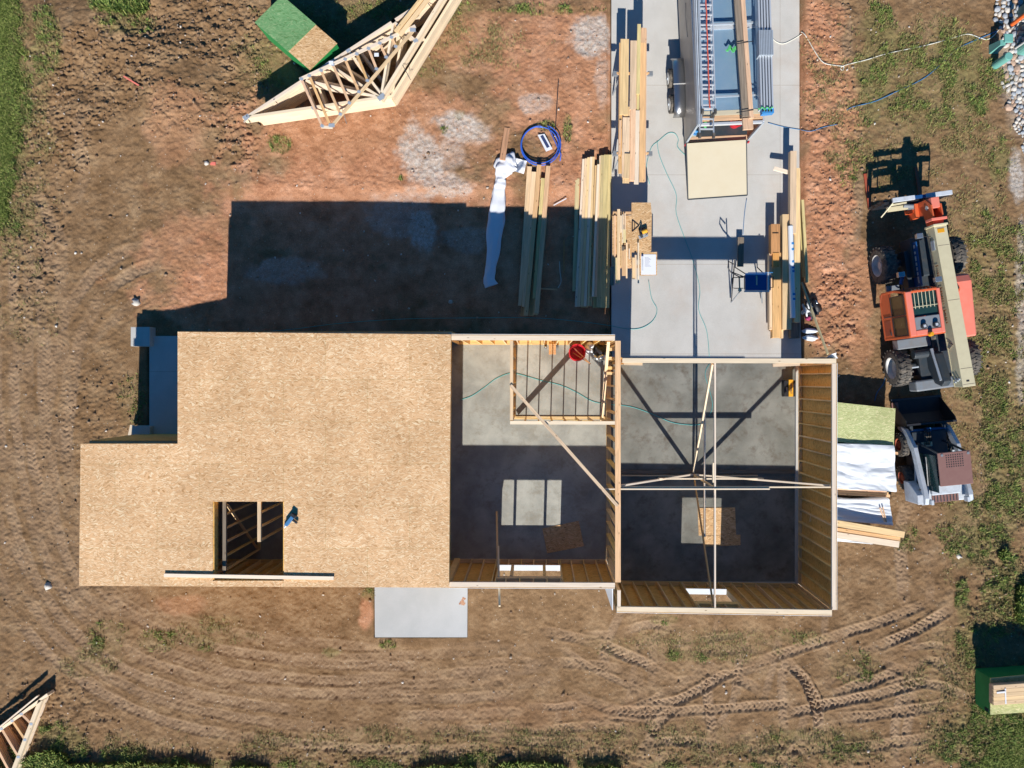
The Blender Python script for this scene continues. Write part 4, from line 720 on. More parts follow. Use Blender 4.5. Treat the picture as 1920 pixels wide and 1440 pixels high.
pp = thing('paper_plan', 'white paper plan lying on the small OSB sheet', 'plans', P(1216, 497, .87))
m = MB(); x0, x1, y0, y1 = W4(1202, 477, 1230, 515, .87); m.box(x0, x1, y0, y1, .864, .868); m.build('sheet', 'paper', pp); m = MB(); m.box(x0 + .02, x0 + .07, y0 + .13, y1, .8685, .874); m.build('fold', 'white_paint', pp)
m = MB(); m.box(x0 + .01, x0 + .07, y1 - .06, y1 - .0, .8745, .90); m.build('tape_measure', 'ink', pp)
m = MB()
for k in range(9): m.box(x0 + .12, x0 + .12 + random.uniform(.1, .22), y1 - .1 - k * .035, y1 - .094 - k * .035, .8683, .8688)
m.build('printed_lines', 'ink', pp)
# right hand stacks
zr = .18
st = [(1488, 283, 1487, 437, .55, .2, .2, 'pine'), (1495, 315, 1495, 604, .5, .19, .18, 'pine'), (1485, 300, 1486, 420, .3, .1, .2, 'fir')]
boards(st, 'boards in the tall narrow stack at the driveway right edge', '%s of the tall stack at the driveway right edge')
plank('beam', P(1475, 402, .4) - Vector((0, 0, .1)), P(1475, 618, .4) - Vector((0, 0, .1)), .29, .25, 'pine', 'wide pale beam left of the white tube at the driveway right edge', 'beam')
plank('beam', P(1491, 605, .2) - Vector((0, 0, .1)), P(1491, 634, .2) - Vector((0, 0, .1)), .3, .2, 'old_wood', 'short dark wood block at the bottom end of the right edge stacks', 'beam')
plank('lvl_beam', P(1454, 420, .42) - Vector((0, 0, .12)), P(1454, 476, .42) - Vector((0, 0, .12)), .29, .24, 'fir_orange', 'orange laminated beam end above the table saw side boards', 'beam')
plank('lvl_beam', P(1454, 437, .43), P(1454, 437.6, .43), .2, .03, 'black_steel', 'dark strap across the orange laminated beam', 'strap')
st = [(1445, 475, 1445.5, 618, .3, .09, .2, 'pine'), (1456, 474, 1457, 633, .34, .29, .2, 'fir'), (1466.5, 488, 1467, 634, .3, .06, .2, 'pine'), (1455, 474, 1455, 500, .44, .2, .08, 'fir_orange'), (1450, 490, 1448.5, 634, .26, .05, .15, 'fir')]
boards(st, 'boards in the low stack right of the table saw', '%s of the low stack right of the table saw')
plank('block', P(1451, 315.5, .2), P(1481, 324, .28), .12, .06, 'pine_white', 'short whitish block leaning on the upper end of the right edge stack')
plank('lumber_board', P(1504, 375, .35), P(1513, 530, .3), .09, .09, 'treated', 'narrow greenish treated board leaning outside the driveway right edge, upper one')
plank('lumber_board', P(1501, 376, .2), P(1508, 520, .12), .14, .04, 'treated', 'wide greenish treated board lying under the leaning one at the driveway right edge')
plank('lumber_board', P(1503, 530, .25), P(1552, 664, 1.1), .045, .09, 'treated', 'long thin board leaning up to the garage corner')
wt = thing('wrap_tube', 'long white tube of house wrap lying between the right edge beams', 'house wrap roll', P(1484, 510, .45)); m = MB(); m.cyl(P(1482, 424, .5), P(1486.5, 596, .5), .085, n=18); m.build('roll', 'white_wrap', wt, smooth=False); m = MB(); m.cyl(P(1482, 420, .5), P(1482, 424.2, .5), .05, n=12); m.build('core', 'black_steel', wt)
m = MB()
for yy in (455, 466, 489, 500, 507, 550, 559): m.cyl(P(1482.8 + (yy - 424) * .026, yy, .5), P(1482.9 + (yy - 424) * .026, yy + 4, .5), .0865, n=18, caps=False)
m.build('printed_band', 'strap_blue', wt)
# table saw
ts = thing('table_saw', 'blue topped table saw on a folding stand with black side handles on the driveway', 'table saw', P(1405, 530, 0)); z = .82
x0, x1, y0, y1 = W4(1397.5, 512, 1438, 544, z)
m = MB(); xm = x0 + .34; m.box(x0, xm, y0, y1, z - .05, z); m.box(xm + .05, x1, y0, y1, z - .05, z); m.box(xm, xm + .05, y0, y0 + .16, z - .05, z); m.box(xm, xm + .05, y1 - .08, y1, z - .05, z); m.build('table_top', 'saw_blue', ts, bevel=.006)
B1('throat_plate', 'cream_paint', ts, xm + .003, xm + .047, y0 + .163, y1 - .083, z - .03, z - .005); m = MB(); m.cyl((xm + .02, (y0 + y1) / 2 + .02, z - .08), (xm + .03, (y0 + y1) / 2 + .02, z - .08), .125, n=24); m.build('saw_blade', 'alu', ts)
B1('body', 'black_steel', ts, x0 + .04, x1 - .04, y0 + .05, y1 - .03, z - .32, z - .051, bevel=.02); B1('front_rail', 'rim_white', ts, x0 - .03, x1 + .09, y0 - .06, y0 - .005, z - .05, z - .005, bevel=.006)
B1('rip_fence', 'alu', ts, x1 + .015, x1 + .06, y0 - .05, y1 + .03, z - .05, z + .02); B1('extension_wing', 'grey_steel', ts, x1 + .075, x1 + .13, y0, y1, z - .03, z - .01); B1('rear_rail', 'strap_blue', ts, x0 + .1, x1 + .2, y1 + .01, y1 + .03, z - .05, z - .02)
def tub(nm, pts, r, mt='black_steel'): m = MB(); m.tube(pts, r, 8); m.build(nm, mt, ts)
tub('side_handle', [(x1 + .1, y1 - .1, z - .1), (x1 + .23, y1 - .1, z - .1), (x1 + .23, y0 + .1, z - .1), (x1 + .1, y0 + .1, z - .1)], .018); tub('side_handle', [(x0 - .02, y1 - .12, z - .15), (x0 - .36, y1 - .12, z - .15), (x0 - .38, y1 - .15, z - .15), (x0 - .38, y0 + .1, z - .15), (x0 - .3, y0 + .08, z - .15), (x0 - .02, y0 + .08, z - .15)], .013)
tub('stand_leg', [P(1377.5, 488, .95), P(1371, 567, .0)], .02); tub('stand_leg', [P(1386, 548, .7), P(1371, 567, .0)], .018, 'grey_steel'); tub('stand_leg', [P(1427, 545, .75), P(1429, 568, 0)], .022, 'grey_steel')
tub('stand_handle', [P(1375, 495, .9), P(1366, 490, 1), P(1365, 502, 1), P(1371, 511, .95), P(1386, 519, .8), P(1397, 519, .75)], .02); tub('stand_bar', [P(1386, 519, .7), P(1387, 545, .7)], .025, 'fir'); tub('cross_brace', [P(1372, 510, .6), P(1398, 520, .75)], .016)
tub('stand_leg', [(x0 + .05, y1 - .02, z - .1), (x0 - .05, y1 + .35, ZD)], .018); tub('stand_leg', [(x1 - .05, y1 - .02, z - .1), (x1 + .0, y1 + .35, ZD)], .018)
m = MB(); c = P(1387, 544, .7); m.cyl(c, c + Vector((0, 0, .03)), .06, n=12); m.build('foot_pad', 'cream_paint', ts)
plank('lumber_board', P(1389, 445, .0), P(1388, 500, .0), .2, .05, 'old_wood', 'dark board in the header shadow just above the table saw')
# debris by the garage corner
for i, (a, b) in enumerate(((1517, 621), (1518, 634))): lump('cement_bag', G(a, b) , .26, .1, .16, 'white_wrap', ('upper' if i == 0 else 'lower') + ' of two white filled bags beside the lower driveway edge', 'bag', 11 + i, .08)
lump('drink_cup', G(1514, 597), .1, .08, .14, 'magenta', 'magenta cup or wrapper in the rubbish heap by the garage corner', 'cup', 4, .1)
lump('scrap_heap', G(1525, 580), .22, .25, .14, 'black_steel', 'dark scrap in the rubbish heap by the driveway lower right edge', 'rubbish', 6, .45); lump('scrap_bag', G(1511, 581), .14, .2, .16, 'white_wrap', 'small torn white bag in the rubbish heap under the leaning thin board', 'bag', 8, .5)
lump('scrap_can', G(1524, 570), .1, .16, .2, 'mirror_glass', 'shiny foil scrap on top of the rubbish heap', 'rubbish', 14, .4)
m = MB(); a, b, c, d = P(1552, 667, 2.6), P(1568, 661, 2.9), P(1570, 672, 2.7), P(1548, 672, 2.2); m.grid(6, 4, lambda u, v: a.lerp(b, u).lerp(d.lerp(c, u), v) + Vector((0, 0, .05 * math.sin(9 * u + 5 * v)))); m.build('wrap_flap', 'white_wrap', house)
# ---------------- front yard ----------------
def cloth_roll():
    pts = [(967, 303, .22, .2), (955, 305, .3, .24), (944, 318, .32, .24), (939, 335, .16, .14), (937, 352, .2, .16), (934, 385, .26, .17), (930, 420, .28, .17), (926, 460, .22, .14), (921, 500, .16, .12), (917, 525, .17, .12), (921, 537, .22, .12)]
    m = MB(); n = 26; V = []; K = 90
    for k in range(K):
        t = k / (K - 1) * (len(pts) - 1); i = min(int(t), len(pts) - 2); f = t - i; a, b = pts[i], pts[i + 1]; px, py, rr, hh = [a[q] * (1 - f) + b[q] * f for q in range(4)]; c = G(px, py)
        i2 = min(i + 1, len(pts) - 1); d = Vector((pts[i2][0] - pts[i][0], -(pts[i2][1] - pts[i][1]), 0)).normalized(); s = Vector((d.y, -d.x, 0)); knot = 1 if k < 28 else .4
        for j in range(n):
            a_ = 2 * math.pi * j / n; w_ = 1 + .1 * math.sin(a_ * 4 + k * .06 * (1 + 2 * knot)) + .07 * math.sin(a_ * 7 - k * .22) + knot * .16 * math.sin(a_ * 3 + k * .55)
            V.append(c + s * rr * w_ * math.cos(a_) + Vector((0, 0, max(-.02, hh * .55 + hh * .55 * w_ * math.sin(a_)))))
    m.add(V, [(k * n + j, k * n + (j + 1) % n, (k + 1) * n + (j + 1) % n, (k + 1) * n + j) for k in range(K - 1) for j in range(n)] + [tuple(range(n))[::-1], tuple(range((K - 1) * n, K * n))])
    m.build('house_wrap_roll', 'white_cloth', smooth=True, tagd=('long twisted roll of white sheeting knotted at its top on the red soil', 'sheeting'))
    m = MB(); c = G(983, 312, .12)
    m.grid(14, 14, lambda u, v: G(966 + 22 * u - 6 * v, 296 + 24 * v + 6 * u, .16 + .08 * math.sin(9 * u + 3 * v) + .06 * math.sin(7 * v * u + 4))); m.build('sheeting_end', 'white_cloth', smooth=True, tagd=('loose crumpled white end of sheeting beside the blue hose coil', 'sheeting'))
cloth_roll()
hc = thing('hose_coil', 'coil of bright blue pipe lying on the red soil above the lumber stacks', 'pipe coil', G(1013, 275)); m = MB(); c = G(1013, 274)
pt = []
for k in range(120):
    a = k / 120 * 2 * math.pi * 2.9 + 2.0; r_ = .62 + .035 * math.sin(a * .37) + .02 * (k // 40); pt.append(c + Vector((r_ * math.cos(a), r_ * math.sin(a) * (1 + .02 * math.sin(a * .5)), .06 + .03 * (k // 40) + .02 * math.sin(a * .7))))
pt += [G(1052, 290, .1), G(1050, 302, .05)]; m.tube(pt, .017, 8); m.build('pipe', 'hose_blue', hc, smooth=True)
tg = MB(); cs = [P(1008, 250.5, -.05), P(1021, 248.5, -.05), P(1036, 277, -.05), P(1024, 282, -.05)]; tg.prism([(p.x, p.y) for p in cs], gz(.1, 7.9) + .07, gz(.1, 7.9) + .08); tg.build('label_tag', 'paper', hc)
tg = MB(); zz = gz(.1, 7.9) + .0805; a_, b_ = P(1015.5, 254, zz), P(1028, 276.5, zz); tg.bar(a_ + Vector((0, 0, .002)), b_ + Vector((0, 0, .002)), .1, .003); tg.build('label_print', 'ink', hc)
plank('metal_rod', G(1047, 152, .08), G(1041, 247, .03), .03, .03, 'black_steel', 'thin black rod lying upright in the picture above the blue pipe coil', 'rod')
plank('survey_stake', G(232, 143, .12), G(268, 165, .05), .045, .03, 'pink_flag', 'pink and yellow stake lying on the brown soil mound', 'stake')
plank('white_strap', G(1038, 385, .05), G(1062, 372, .08), .03, .01, 'paper', 'crumpled white strap lying between the two ground lumber stacks', 'strap')
for i, (a, b, r_, lab) in enumerate(((257, 567, .13, 'larger white rock on the soil beside the house shadow corner'), (845, 566, .07, 'small blue white bottle piece in the shaded red soil'), (92, 1098, .12, 'pinkish white rock left of the lower deck corner'), (1797, 1042, .09, 'white and brown crumpled litter on the soil right of the garage'), (388, 306, .08, 'pale stone beside a red scrap near the truss stack'))): lump('pale_rock', G(a, b), r_, r_, r_, 'stone_pale', lab, 'rock', 30 + i, .25, 2)
m = MB(); c = G(400, 307); m.box(c.x - .09, c.x + .09, c.y - .05, c.y + .05, c.z, c.z + .04); m.build('brick_scrap', 'pink_flag', tagd=('small red brick scrap on the soil left of the truss stack', 'brick'))
# ---------------- OSB bundle, upper left ----------------
zb = 1.05
pb = thing('panel_bundle', 'green sided bundle of OSB sheets with a half green top, left of the truss stack', 'panel stack', G(550, 70))
Q = [P(478, 42, zb), P(529, -8, zb), P(632, 80, zb), P(581, 131, zb)]; d1 = (Q[3] - Q[0]).normalized(); d2 = (Q[1] - Q[0]).normalized(); o_ = Q[0]; g0 = gz(-7.5, 11)
Lq, Wq = (Q[3] - Q[0]).length, (Q[1] - Q[0]).length
nl = 34
for k in range(nl):
    m = MB(); j = random.uniform(-.006, .006); z0 = g0 + .12 + k * (zb - .03 - g0 - .12) / nl; p = [o_ + d1 * (.03 + j), o_ + d1 * (Lq - .02 + j), o_ + d1 * (Lq - .02 + j) + d2 * (Wq - .02), o_ + d1 * (.03 + j) + d2 * (Wq - .02)]
    m.prism([(v.x, v.y) for v in p], z0, z0 + (zb - .03 - g0 - .12) / nl - .003); m.build('panel', 'green_paint', pb)
def pq(a0, a1, b0, b1): return [(v.x, v.y) for v in (o_ + d1 * a0 + d2 * b0, o_ + d1 * a1 + d2 * b0, o_ + d1 * a1 + d2 * b1, o_ + d1 * a0 + d2 * b1)]
m = MB(); m.prism(pq(0, Lq, 0, Wq), zb - .027, zb - .013); m.build('top_panel', 'osb_board', pb); m = MB(); m.prism(pq(-.01, Lq * .61, -.01, Wq + .01), zb - .012, zb); m.build('green_top_panel', 'osb_green', pb)
for f in (.15, .5, .85): m = MB(); a = o_ + d1 * Lq * f + d2 * .02; b = a + d2 * (Wq - .04); m.bar(Vector((a.x, a.y, g0 + .06)), Vector((b.x, b.y, g0 + .06)), .09, .1); m.build('bearer', 'pine', pb)
# ---------------- trusses ----------------
def truss(name, A, Bp, Cc, z, webs, mat='pine', plates=True, label='', group=None, wd=.09, th=.036, ext=.0):
    t = thing(name, label, 'roof truss', Vector(((A.x + Cc.x) / 2, (A.y + Cc.y) / 2, z)), group); f = lambda v: Vector((v.x, v.y, z))
    A, Bp, Cc = f(A), f(Bp), f(Cc)
    m = MB(); m.bar(A, Cc, wd, th); m.build('bottom_chord', mat, t)
    for a, b in ((A, Bp), (Cc, Bp)): d = (a - b).normalized(); n = Vector((-d.y, d.x, 0)) * wd / 2 * (1 if a is A else -1); m = MB(); m.bar(a + d * ext - n * 0, b, wd, th); m.build('top_chord', mat, t)
    for (ka, fa, kb, fb) in webs:
        seg = {'b': (A, Cc), 'l': (A, Bp), 'r': (Bp, Cc)}; p = seg[ka][0].lerp(seg[ka][1], fa); q = seg[kb][0].lerp(seg[kb][1], fb); m = MB(); m.bar(p, q, wd * .8, th - .006); m.build('web', mat, t)
        if plates:
            for v in (p, q): m = MB(); dd = (Cc - A).normalized(); m.bar(v - dd * .07 + Vector((0, 0, th / 2)), v + dd * .07 + Vector((0, 0, th / 2)), .1, .006); m.build('gusset_plate', 'galvanised', t)
    if plates:
        for v in (A, Bp, Cc): m = MB(); dd = (Cc - A).normalized(); m.bar(v - dd * .1 + Vector((0, 0, th / 2 + .001)), v + dd * .1 + Vector((0, 0, th / 2 + .001)), .14, .006); m.build('gusset_plate', 'galvanised', t)
    return t
zt0 = 1.0; gT = -.12
A3, B3, C3 = P(462, 220, zt0), P(714, 183, zt0), P(845, -30, zt0)
WB = [('b', .28, 'l', .5), ('b', .28, 'r', .0), ('b', .5, 'r', .02), ('b', .72, 'r', .0), ('b', .72, 'r', .5), ('b', .4, 'r', .0)]
nT = 26; protoT = None
for k in range(nT):
    z = gT + .06 + k * (zt0 - gT - .06) / (nT - 1); top = k >= nT - 2; sh = Vector((random.uniform(-.012, .012), random.uniform(-.012, .012), 0)) if k < nT - 4 else Vector((0, 0, 0)); dd = (C3 - A3).normalized()
    sh += dd * (.32 if k < nT - 9 else 0.0)
    lab = {nT - 1: 'topmost full roof truss of the big flat stack at the upper left', nT - 2: 'second roof truss from the top of the big flat stack'}.get(k, 'pale roof truss inside the big flat stack, below its two top trusses')
    if top or k == 0: t = truss('roof_truss', A3 + sh, B3 + sh, C3 + sh, z, WB, 'pine_white', top, lab, 'roof trusses in the big flat stack', ext=.12)
    else: t = copy_tree(protoT, protoT.location + (sh - sh0) + Vector((0, 0, z - z0_))); tag(t, lab)
    if k == 0: protoT = t; sh0 = sh; z0_ = z
# purlin blocks between the last chords
truss('roof_truss', P(600, 130, .3), P(640, 110, .3), P(800, 8, .3), .35, [('b', .3, 'l', .9), ('b', .5, 'r', .2), ('b', .7, 'r', .4)], 'fir', True, 'low roof truss poking out above the big stack in its shadow', None)
for i, (a, b) in enumerate((((742, 60), (800, -14)), ((750, 66), (812, -14)))): plank('lumber_board', P(*a, zt0 + .1), P(*b, zt0 + .1), .13, .06, 'pine', ('left' if i == 0 else 'right') + ' of two long boards lying on the upper end of the truss stack', 'board')
# gable truss on top
gt = thing('gable_truss', 'triangular truss with many parallel studs lying on top of the big truss stack', 'roof truss', P(670, 130, 1.1)); zg = zt0 + .08
def gb(nm, a, b, w_=.085, dz=0, mt='pine_white'): m = MB(); m.bar(P(*a, zg + dz), P(*b, zg + dz), w_, .036); return m.build(nm, mt, gt)
gb('bottom_chord', (562, 149), (779, 49), .1); gb('top_chord', (621, 238), (776, 56), .1, 0, 'pine'); gb('end_piece', (603, 238), (624, 239), .08, -.002)
gp = [((565, 148), (604, 236)), ((580, 142), (619, 235)), ((602, 132), (638, 214)), ((624, 121), (655, 193)), ((647, 111), (673, 172)), ((669, 101), (689, 151)), ((691, 91), (706, 129)), ((712, 81), (724, 107)), ((734, 70), (742, 87))]
for a, b in gp: gb('stud', a, b, .08, -.004, 'fir')
for a, b in gp:
    for v in (a, b): m = MB(); p = P(*v, zg + .02); m.bar(p - Vector((.05, -.02, 0)), p + Vector((.05, -.02, 0)), .09, .006); m.build('gusset_plate', 'galvanised', gt)
for v in ((622, 235), (774, 56)): m = MB(); p = P(*v, zg + .022); m.bar(p - Vector((.09, 0, 0)), p + Vector((.09, 0, 0)), .12, .006); m.build('gusset_plate', 'galvanised', gt)
for i, v in enumerate(((621, 118), (706, 103))): p = P(*v, zg + .03); m = MB(); m.box(p.x - .07, p.x + .07, p.y - .05, p.y + .06, p.z, p.z + .012); m.build('paper_label', 'paper', gt)
stp = thing('steel_straps', 'black steel straps bound round the truss stack', 'straps', P(650, 170, .8))
for a, b in (((462, 217), (470, 232)), ((642, 205), (650, 232)), ((513, 186), (521, 195)), ((755, 122), (770, 150)), ((741, 58), (755, 74)), ((798, 0), (812, 18))): m = MB(); m.bar(P(*a, zt0 + .06), P(*b, .75), .02, .012); m.build('strap', 'black_steel', stp)
# lower left truss stack
vz = .34
def vtr(k):
    z = .06 + k * .045 + gz(-15.6, -10.4); V_ = P(76, 1312, vz); o1 = P(-110, 1450, vz); o2 = P(-5, 1520, vz); m = MB
    t = thing('roof_truss', ('topmost' if k == 6 else ORDW[6 - k] + ' from the top') + ' roof truss of the small stack at the lower left corner', 'roof truss', Vector((V_.x, V_.y, z)), 'roof trusses in the lower left stack')
    j = Vector((random.uniform(-.02, .02), 0, 0)); f = lambda v: Vector((v.x, v.y, z)) + j; V_, o1, o2 = f(V_), f(o1), f(o2); d = (V_ - o1).normalized()
    b = MB(); b.bar(o1, V_ + d * .28, .09, .04); b.build('top_chord', 'pine_white', t); b = MB(); b.bar(o2, V_ - (V_ - o2).normalized() * .02, .13, .04); b.build('bottom_chord', 'pine_white', t)
    for q, (u, v) in enumerate(((.27, .20), (.40, .33), (.55, .47), (.7, .62), (.85, .77))):
        b = MB(); b.bar(V_.lerp(o1, u * .72), V_.lerp(o2, v * 1.1), .075, .034); b.build('web', 'fir', t)
        if k == 6:
            for e in (V_.lerp(o1, u * .72), V_.lerp(o2, v * 1.1)): b = MB(); b.box(e.x - .05, e.x + .05, e.y - .04, e.y + .04, e.z + .02, e.z + .026); b.build('gusset_plate', 'galvanised', t)
for k in range(7): vtr(k)
plank('lumber_board', P(-60, 1412, .42), P(72, 1304, .42), .04, .09, 'pine_white', 'long narrow board along the outer edge of the lower left truss stack')
# ---------------- wrapped stacks right of garage ----------------
def drape(name, cs, z0, z1, mat, label, cat, seed, amp=.035, hang=.0, ragged=0):
    rd = random.Random(seed); f = [(rd.uniform(6, 16), rd.uniform(6, 16), rd.uniform(0, 6)) for _ in range(5)]; c = [P(a, b, z1) for a, b in cs]; m = MB(); N_ = 44
    def fn(u, v):
        e = 3.0; uu = min(max((u - .06) / .88, 0), 1); vv = min(max((v - .06) / .88, 0), 1); p = c[0].lerp(c[1], uu).lerp(c[3].lerp(c[2], uu), vv); out = max(abs(u - .5) - .44, abs(v - .5) - .44, 0) / .06
        wv = 1.0 + 1.3 * mn.noise(Vector((u * 1.6 + seed, v * 3.2, 0))) + 1.0 * abs(mn.noise(Vector((u * 3.3 + seed, v * 5, 4)))) + .25 * abs(mn.noise(Vector((u * 9, v * 11 + seed, 1))))
        z = z1 + amp * wv - out ** 1.3 * (z1 - z0) * (1 if hang == 0 else hang); off_ = amp * .8 * math.sin(f[0][0] * (u + v)) * out; return Vector((p.x + off_, p.y + off_ + (ragged * wv if v > .9 else 0), z))
    m.grid(N_, N_, fn); return m.build(name, mat, smooth=False, tagd=(label, cat))
os_ = thing('panel_stack', 'stack of pale green OSB sheets against the garage wall, shaded along its lower edge', 'panel stack', P(1600, 800, 0))
cs = [(1530, 750), (1680, 766), (1676, 836), (1530, 826)]
for k in range(18): m = MB(); q = [P(a, b, .72) for a, b in cs]; z0 = .06 + k * .0355; m.prism([(p.x + random.uniform(-.008, .008), p.y) for p in q], z0, z0 + .033); m.build('panel', 'osb_board' if k < 17 else 'osb_pale_green', os_)
drape('wrapped_lumber', [(1535, 829), (1675, 834), (1680, 922), (1535, 914)], .03, .68, 'white_wrap', 'larger white wrapped lumber bundle right of the garage wall, torn along its lower edge', 'wrapped bundle', 5, .07)
st = [(1530, 908 + i * 5, 1660 + i * 3, 918 + i * 4, .52 - .09 * i, .09, .08, 'fir') for i in range(4)]
boards(st, 'boards showing between the two white wrapped bundles', '%s of those between the two white wrapped bundles')
drape('wrapped_lumber', [(1535, 936), (1668, 936), (1674, 985), (1535, 972)], .03, .55, 'white_wrap', 'smaller white wrapped lumber bundle with two sticks on it, right of the garage wall', 'wrapped bundle', 8, .05)
drape('wrapped_lumber', [(1535, 985), (1640, 1000), (1636, 1020), (1535, 1012)], .03, .3, 'white_wrap', 'lowest white wrapped bundle under the long pale boards', 'wrapped bundle', 12, .03)
st = [(1520, 973, 1696, 1003, 1.0 - .1, .2, .09, 'pine'), (1520, 985, 1688, 1011, .84, .1, .09, 'fir'), (1520, 996, 1686, 1021, .82, .2, .09, 'pine_white'), (1520, 992, 1680, 1013, .72, .3, .09, 'pine')]
boards(st, 'long boards at the bottom of the stacks right of the garage', '%s of the long ones below the wrapped bundles')
for i, (a, b) in enumerate((((1650, 952), (1659, 978)), ((1655, 951), (1662, 979)))): plank('stick', P(*a, .66), P(*b, .66), .035, .03, 'fir', ('left' if i == 0 else 'right') + ' of two short sticks lying on the smaller white bundle', 'stick')
plank('lumber_board', P(1660, 849, .3), P(1684, 850, .3), .09, .05, 'fir', 'board end poking out of the right side of the larger white bundle')
# ---------------- green bundle lower right ----------------
gb_ = thing('panel_bundle', 'dark green sided OSB bundle carrying strapped boards at the lower right corner', 'panel stack', P(1880, 1290, 0)); q = [P(1857, 1272, .84), P(2010, 1262, .84), P(2016, 1330, .84), P(1857, 1340, .84)]; g1 = gz(15, -10)
for k in range(24): m = MB(); z0 = g1 + .05 + k * .0325; m.prism([(p.x, p.y) for p in q], z0, z0 + .031); m.build('panel', 'green_paint' if k < 23 else 'osb_pale_green', gb_)
m = MB(); a = q[0].lerp(q[1], 0); m.box(q[3].x + .0, q[3].x + .02, q[3].y + .02, q[3].y + .14, .55, .75); m.build('paper_label', 'paper', gb_)
lb = []
for i in range(5): y = 1289 + i * 7.5; lb.append((1863, y, 2010, y - 10, 1.15, .12, .09, 'pine'))
lb += [(1863, 1300, 2010, 1290, 1.06, .12, .09, 'fir'), (1863, 1312, 2010, 1302, 1.06, .12, .09, 'fir')]
boards(lb[:5] , 'boards strapped on the green bundle', '%s of those strapped on the dark green bundle'); m = MB(); p0, p1 = P(1862, 1286, 1.05), P(1862, 1322, 1.05); m.prism([(p0.x, p0.y), (P(2010, 1276, 1.05).x, P(2010, 1276, 1.05).y), (P(2010, 1312, 1.05).x, P(2010, 1312, 1.05).y), (p1.x, p1.y)], .85, 1.055); m.build('lumber_bundle', 'fir', tagd=('lower layers of boards lying on the dark green bundle', 'boards'))
sb_ = thing('bundle_straps', 'white straps across the boards on the dark green bundle', 'straps', P(1885, 1300, 1.16)); m = MB(); m.bar(P(1885, 1291, 1.165), P(1886, 1320, 1.165), .04, .008); m.build('strap', 'paper', sb_); m = MB(); m.bar(P(1869, 1299, 1.17), P(1886, 1297.5, 1.18), .05, .01); m.build('loose_strap', 'paper', sb_)
plank('lumber_board', P(1857, 1273, .9), P(1920, 1267, .9), .05, .04, 'treated', 'thin board along the upper edge of the dark green bundle')
# ---------------- trailer ----------------
A_ = Matrix.Translation(P(1285, 268, .25) * 1) ; org = P(1285, 268, .25); T = Matrix.Translation((org.x, org.y, -.14)) @ Matrix.Rotation(R(2.6), 4, 'Z')
tr = thing('cargo_trailer', 'silver enclosed cargo trailer with a metal roof and open rear ramp, parked on the driveway', 'trailer', T @ Vector((1, 2, ZD)))
Wt, Lt, zfl, zro = 2.08, 6.2, .42, 2.0
def tb_(nm, mt, *bx, bevel=0): return B1(nm, mt, tr, *bx, bevel=bevel, M=T)
tb_('floor', 'dark_steel', .03, Wt - .03, .05, Lt, .3, zfl); side = tb_('side_wall', 'trailer_skin', 0, .035, 0, Lt, .27, zro - .02); tb_('side_wall', 'trailer_skin', Wt - .035, Wt, 0, Lt, .27, zro - .02)
tb_('inner_wall', 'fir_orange', Wt - .05, Wt - .036, .06, Lt, .42, zro - .03); tb_('inner_wall', 'fir_orange', .036, .05, .06, Lt, .42, zro - .03); tb_('front_wall', 'trailer_skin', 0, Wt, Lt, Lt + .04, .27, zro - .02)
roof = MB(T); n = 10
for k in range(n): x0, x1 = .02 + (Wt - .04) * k / n, .02 + (Wt - .04) * (k + 1) / n; c = lambda x: zro + .04 * math.sin(math.pi * x / Wt); roof.hexa([(x0, .42, c(x0) - .02), (x1, .42, c(x1) - .02), (x1, Lt, c(x1) - .02), (x0, Lt, c(x0) - .02), (x0, .42, c(x0)), (x1, .42, c(x1)), (x1, Lt, c(x1)), (x0, Lt, c(x0))])
rf = roof.build('roof', 'roof_alu', tr)
for y in (2.92, 4.2, 5.4): m = MB(T); m.box(.03, Wt - .03, y - .05, y + .05, zro + .042, zro + .055); m.box(.03, Wt - .03, y + .06, y + .075, zro + .04, zro + .07); m.build('roof_seam', 'alu', rf)
for x0 in (0, Wt - .05): tb_('roof_rail', 'alu', x0, x0 + .05, .02, Lt, zro - .02, zro + .03, bevel=.008)
tb_('rear_header', 'alu', .03, Wt - .03, -.01, .07, zro - .1, zro, bevel=.008); tb_('header_board', 'fir', .05, Wt - .04, .12, .26, zro - .05, zro + .0); tb_('header_board', 'ramp_ply', .05, Wt - .04, .27, .41, zro - .03, zro + .03)
for x0 in (0, Wt - .06): tb_('rear_post', 'galvanised', x0, x0 + .06, -.03, .05, .27, zro, bevel=.006)
tb_('threshold', 'fir', .06, Wt - .06, .0, .16, zfl - .02, zfl + .015); tb_('rear_sill', 'black_steel', 0, Wt, -.06, .0, .24, zfl, bevel=.005); tb_('floor_strip', 'ramp_ply', .06, .36, .16, .8, zfl, zfl + .006)
for x0 in (-.02, Wt - .03): tb_('tail_light', 'red_plastic', x0, x0 + .05, -.08, -.03, .3, .42)
for y, rr in ((1.35, .3), (2.2, .3)):
    m = MB(T); m.cyl((-.44, y, .24), (-.2, y, .24), rr, n=28); wh = m.build('wheel', 'rubber', tr, bevel=.02); m = MB(T); m.cyl((-.455, y, .24), (-.42, y, .24), .19, n=24); m.build('rim', 'rim_white', wh); m = MB(T); m.cyl((-.475, y, .24), (-.455, y, .24), .06, n=12); m.build('hub', 'galvanised', wh)
    m = MB(T); m.cyl((Wt + .1, y, .28), (Wt + .32, y, .28), rr, n=28); m.build('wheel', 'rubber', tr, bevel=.02)
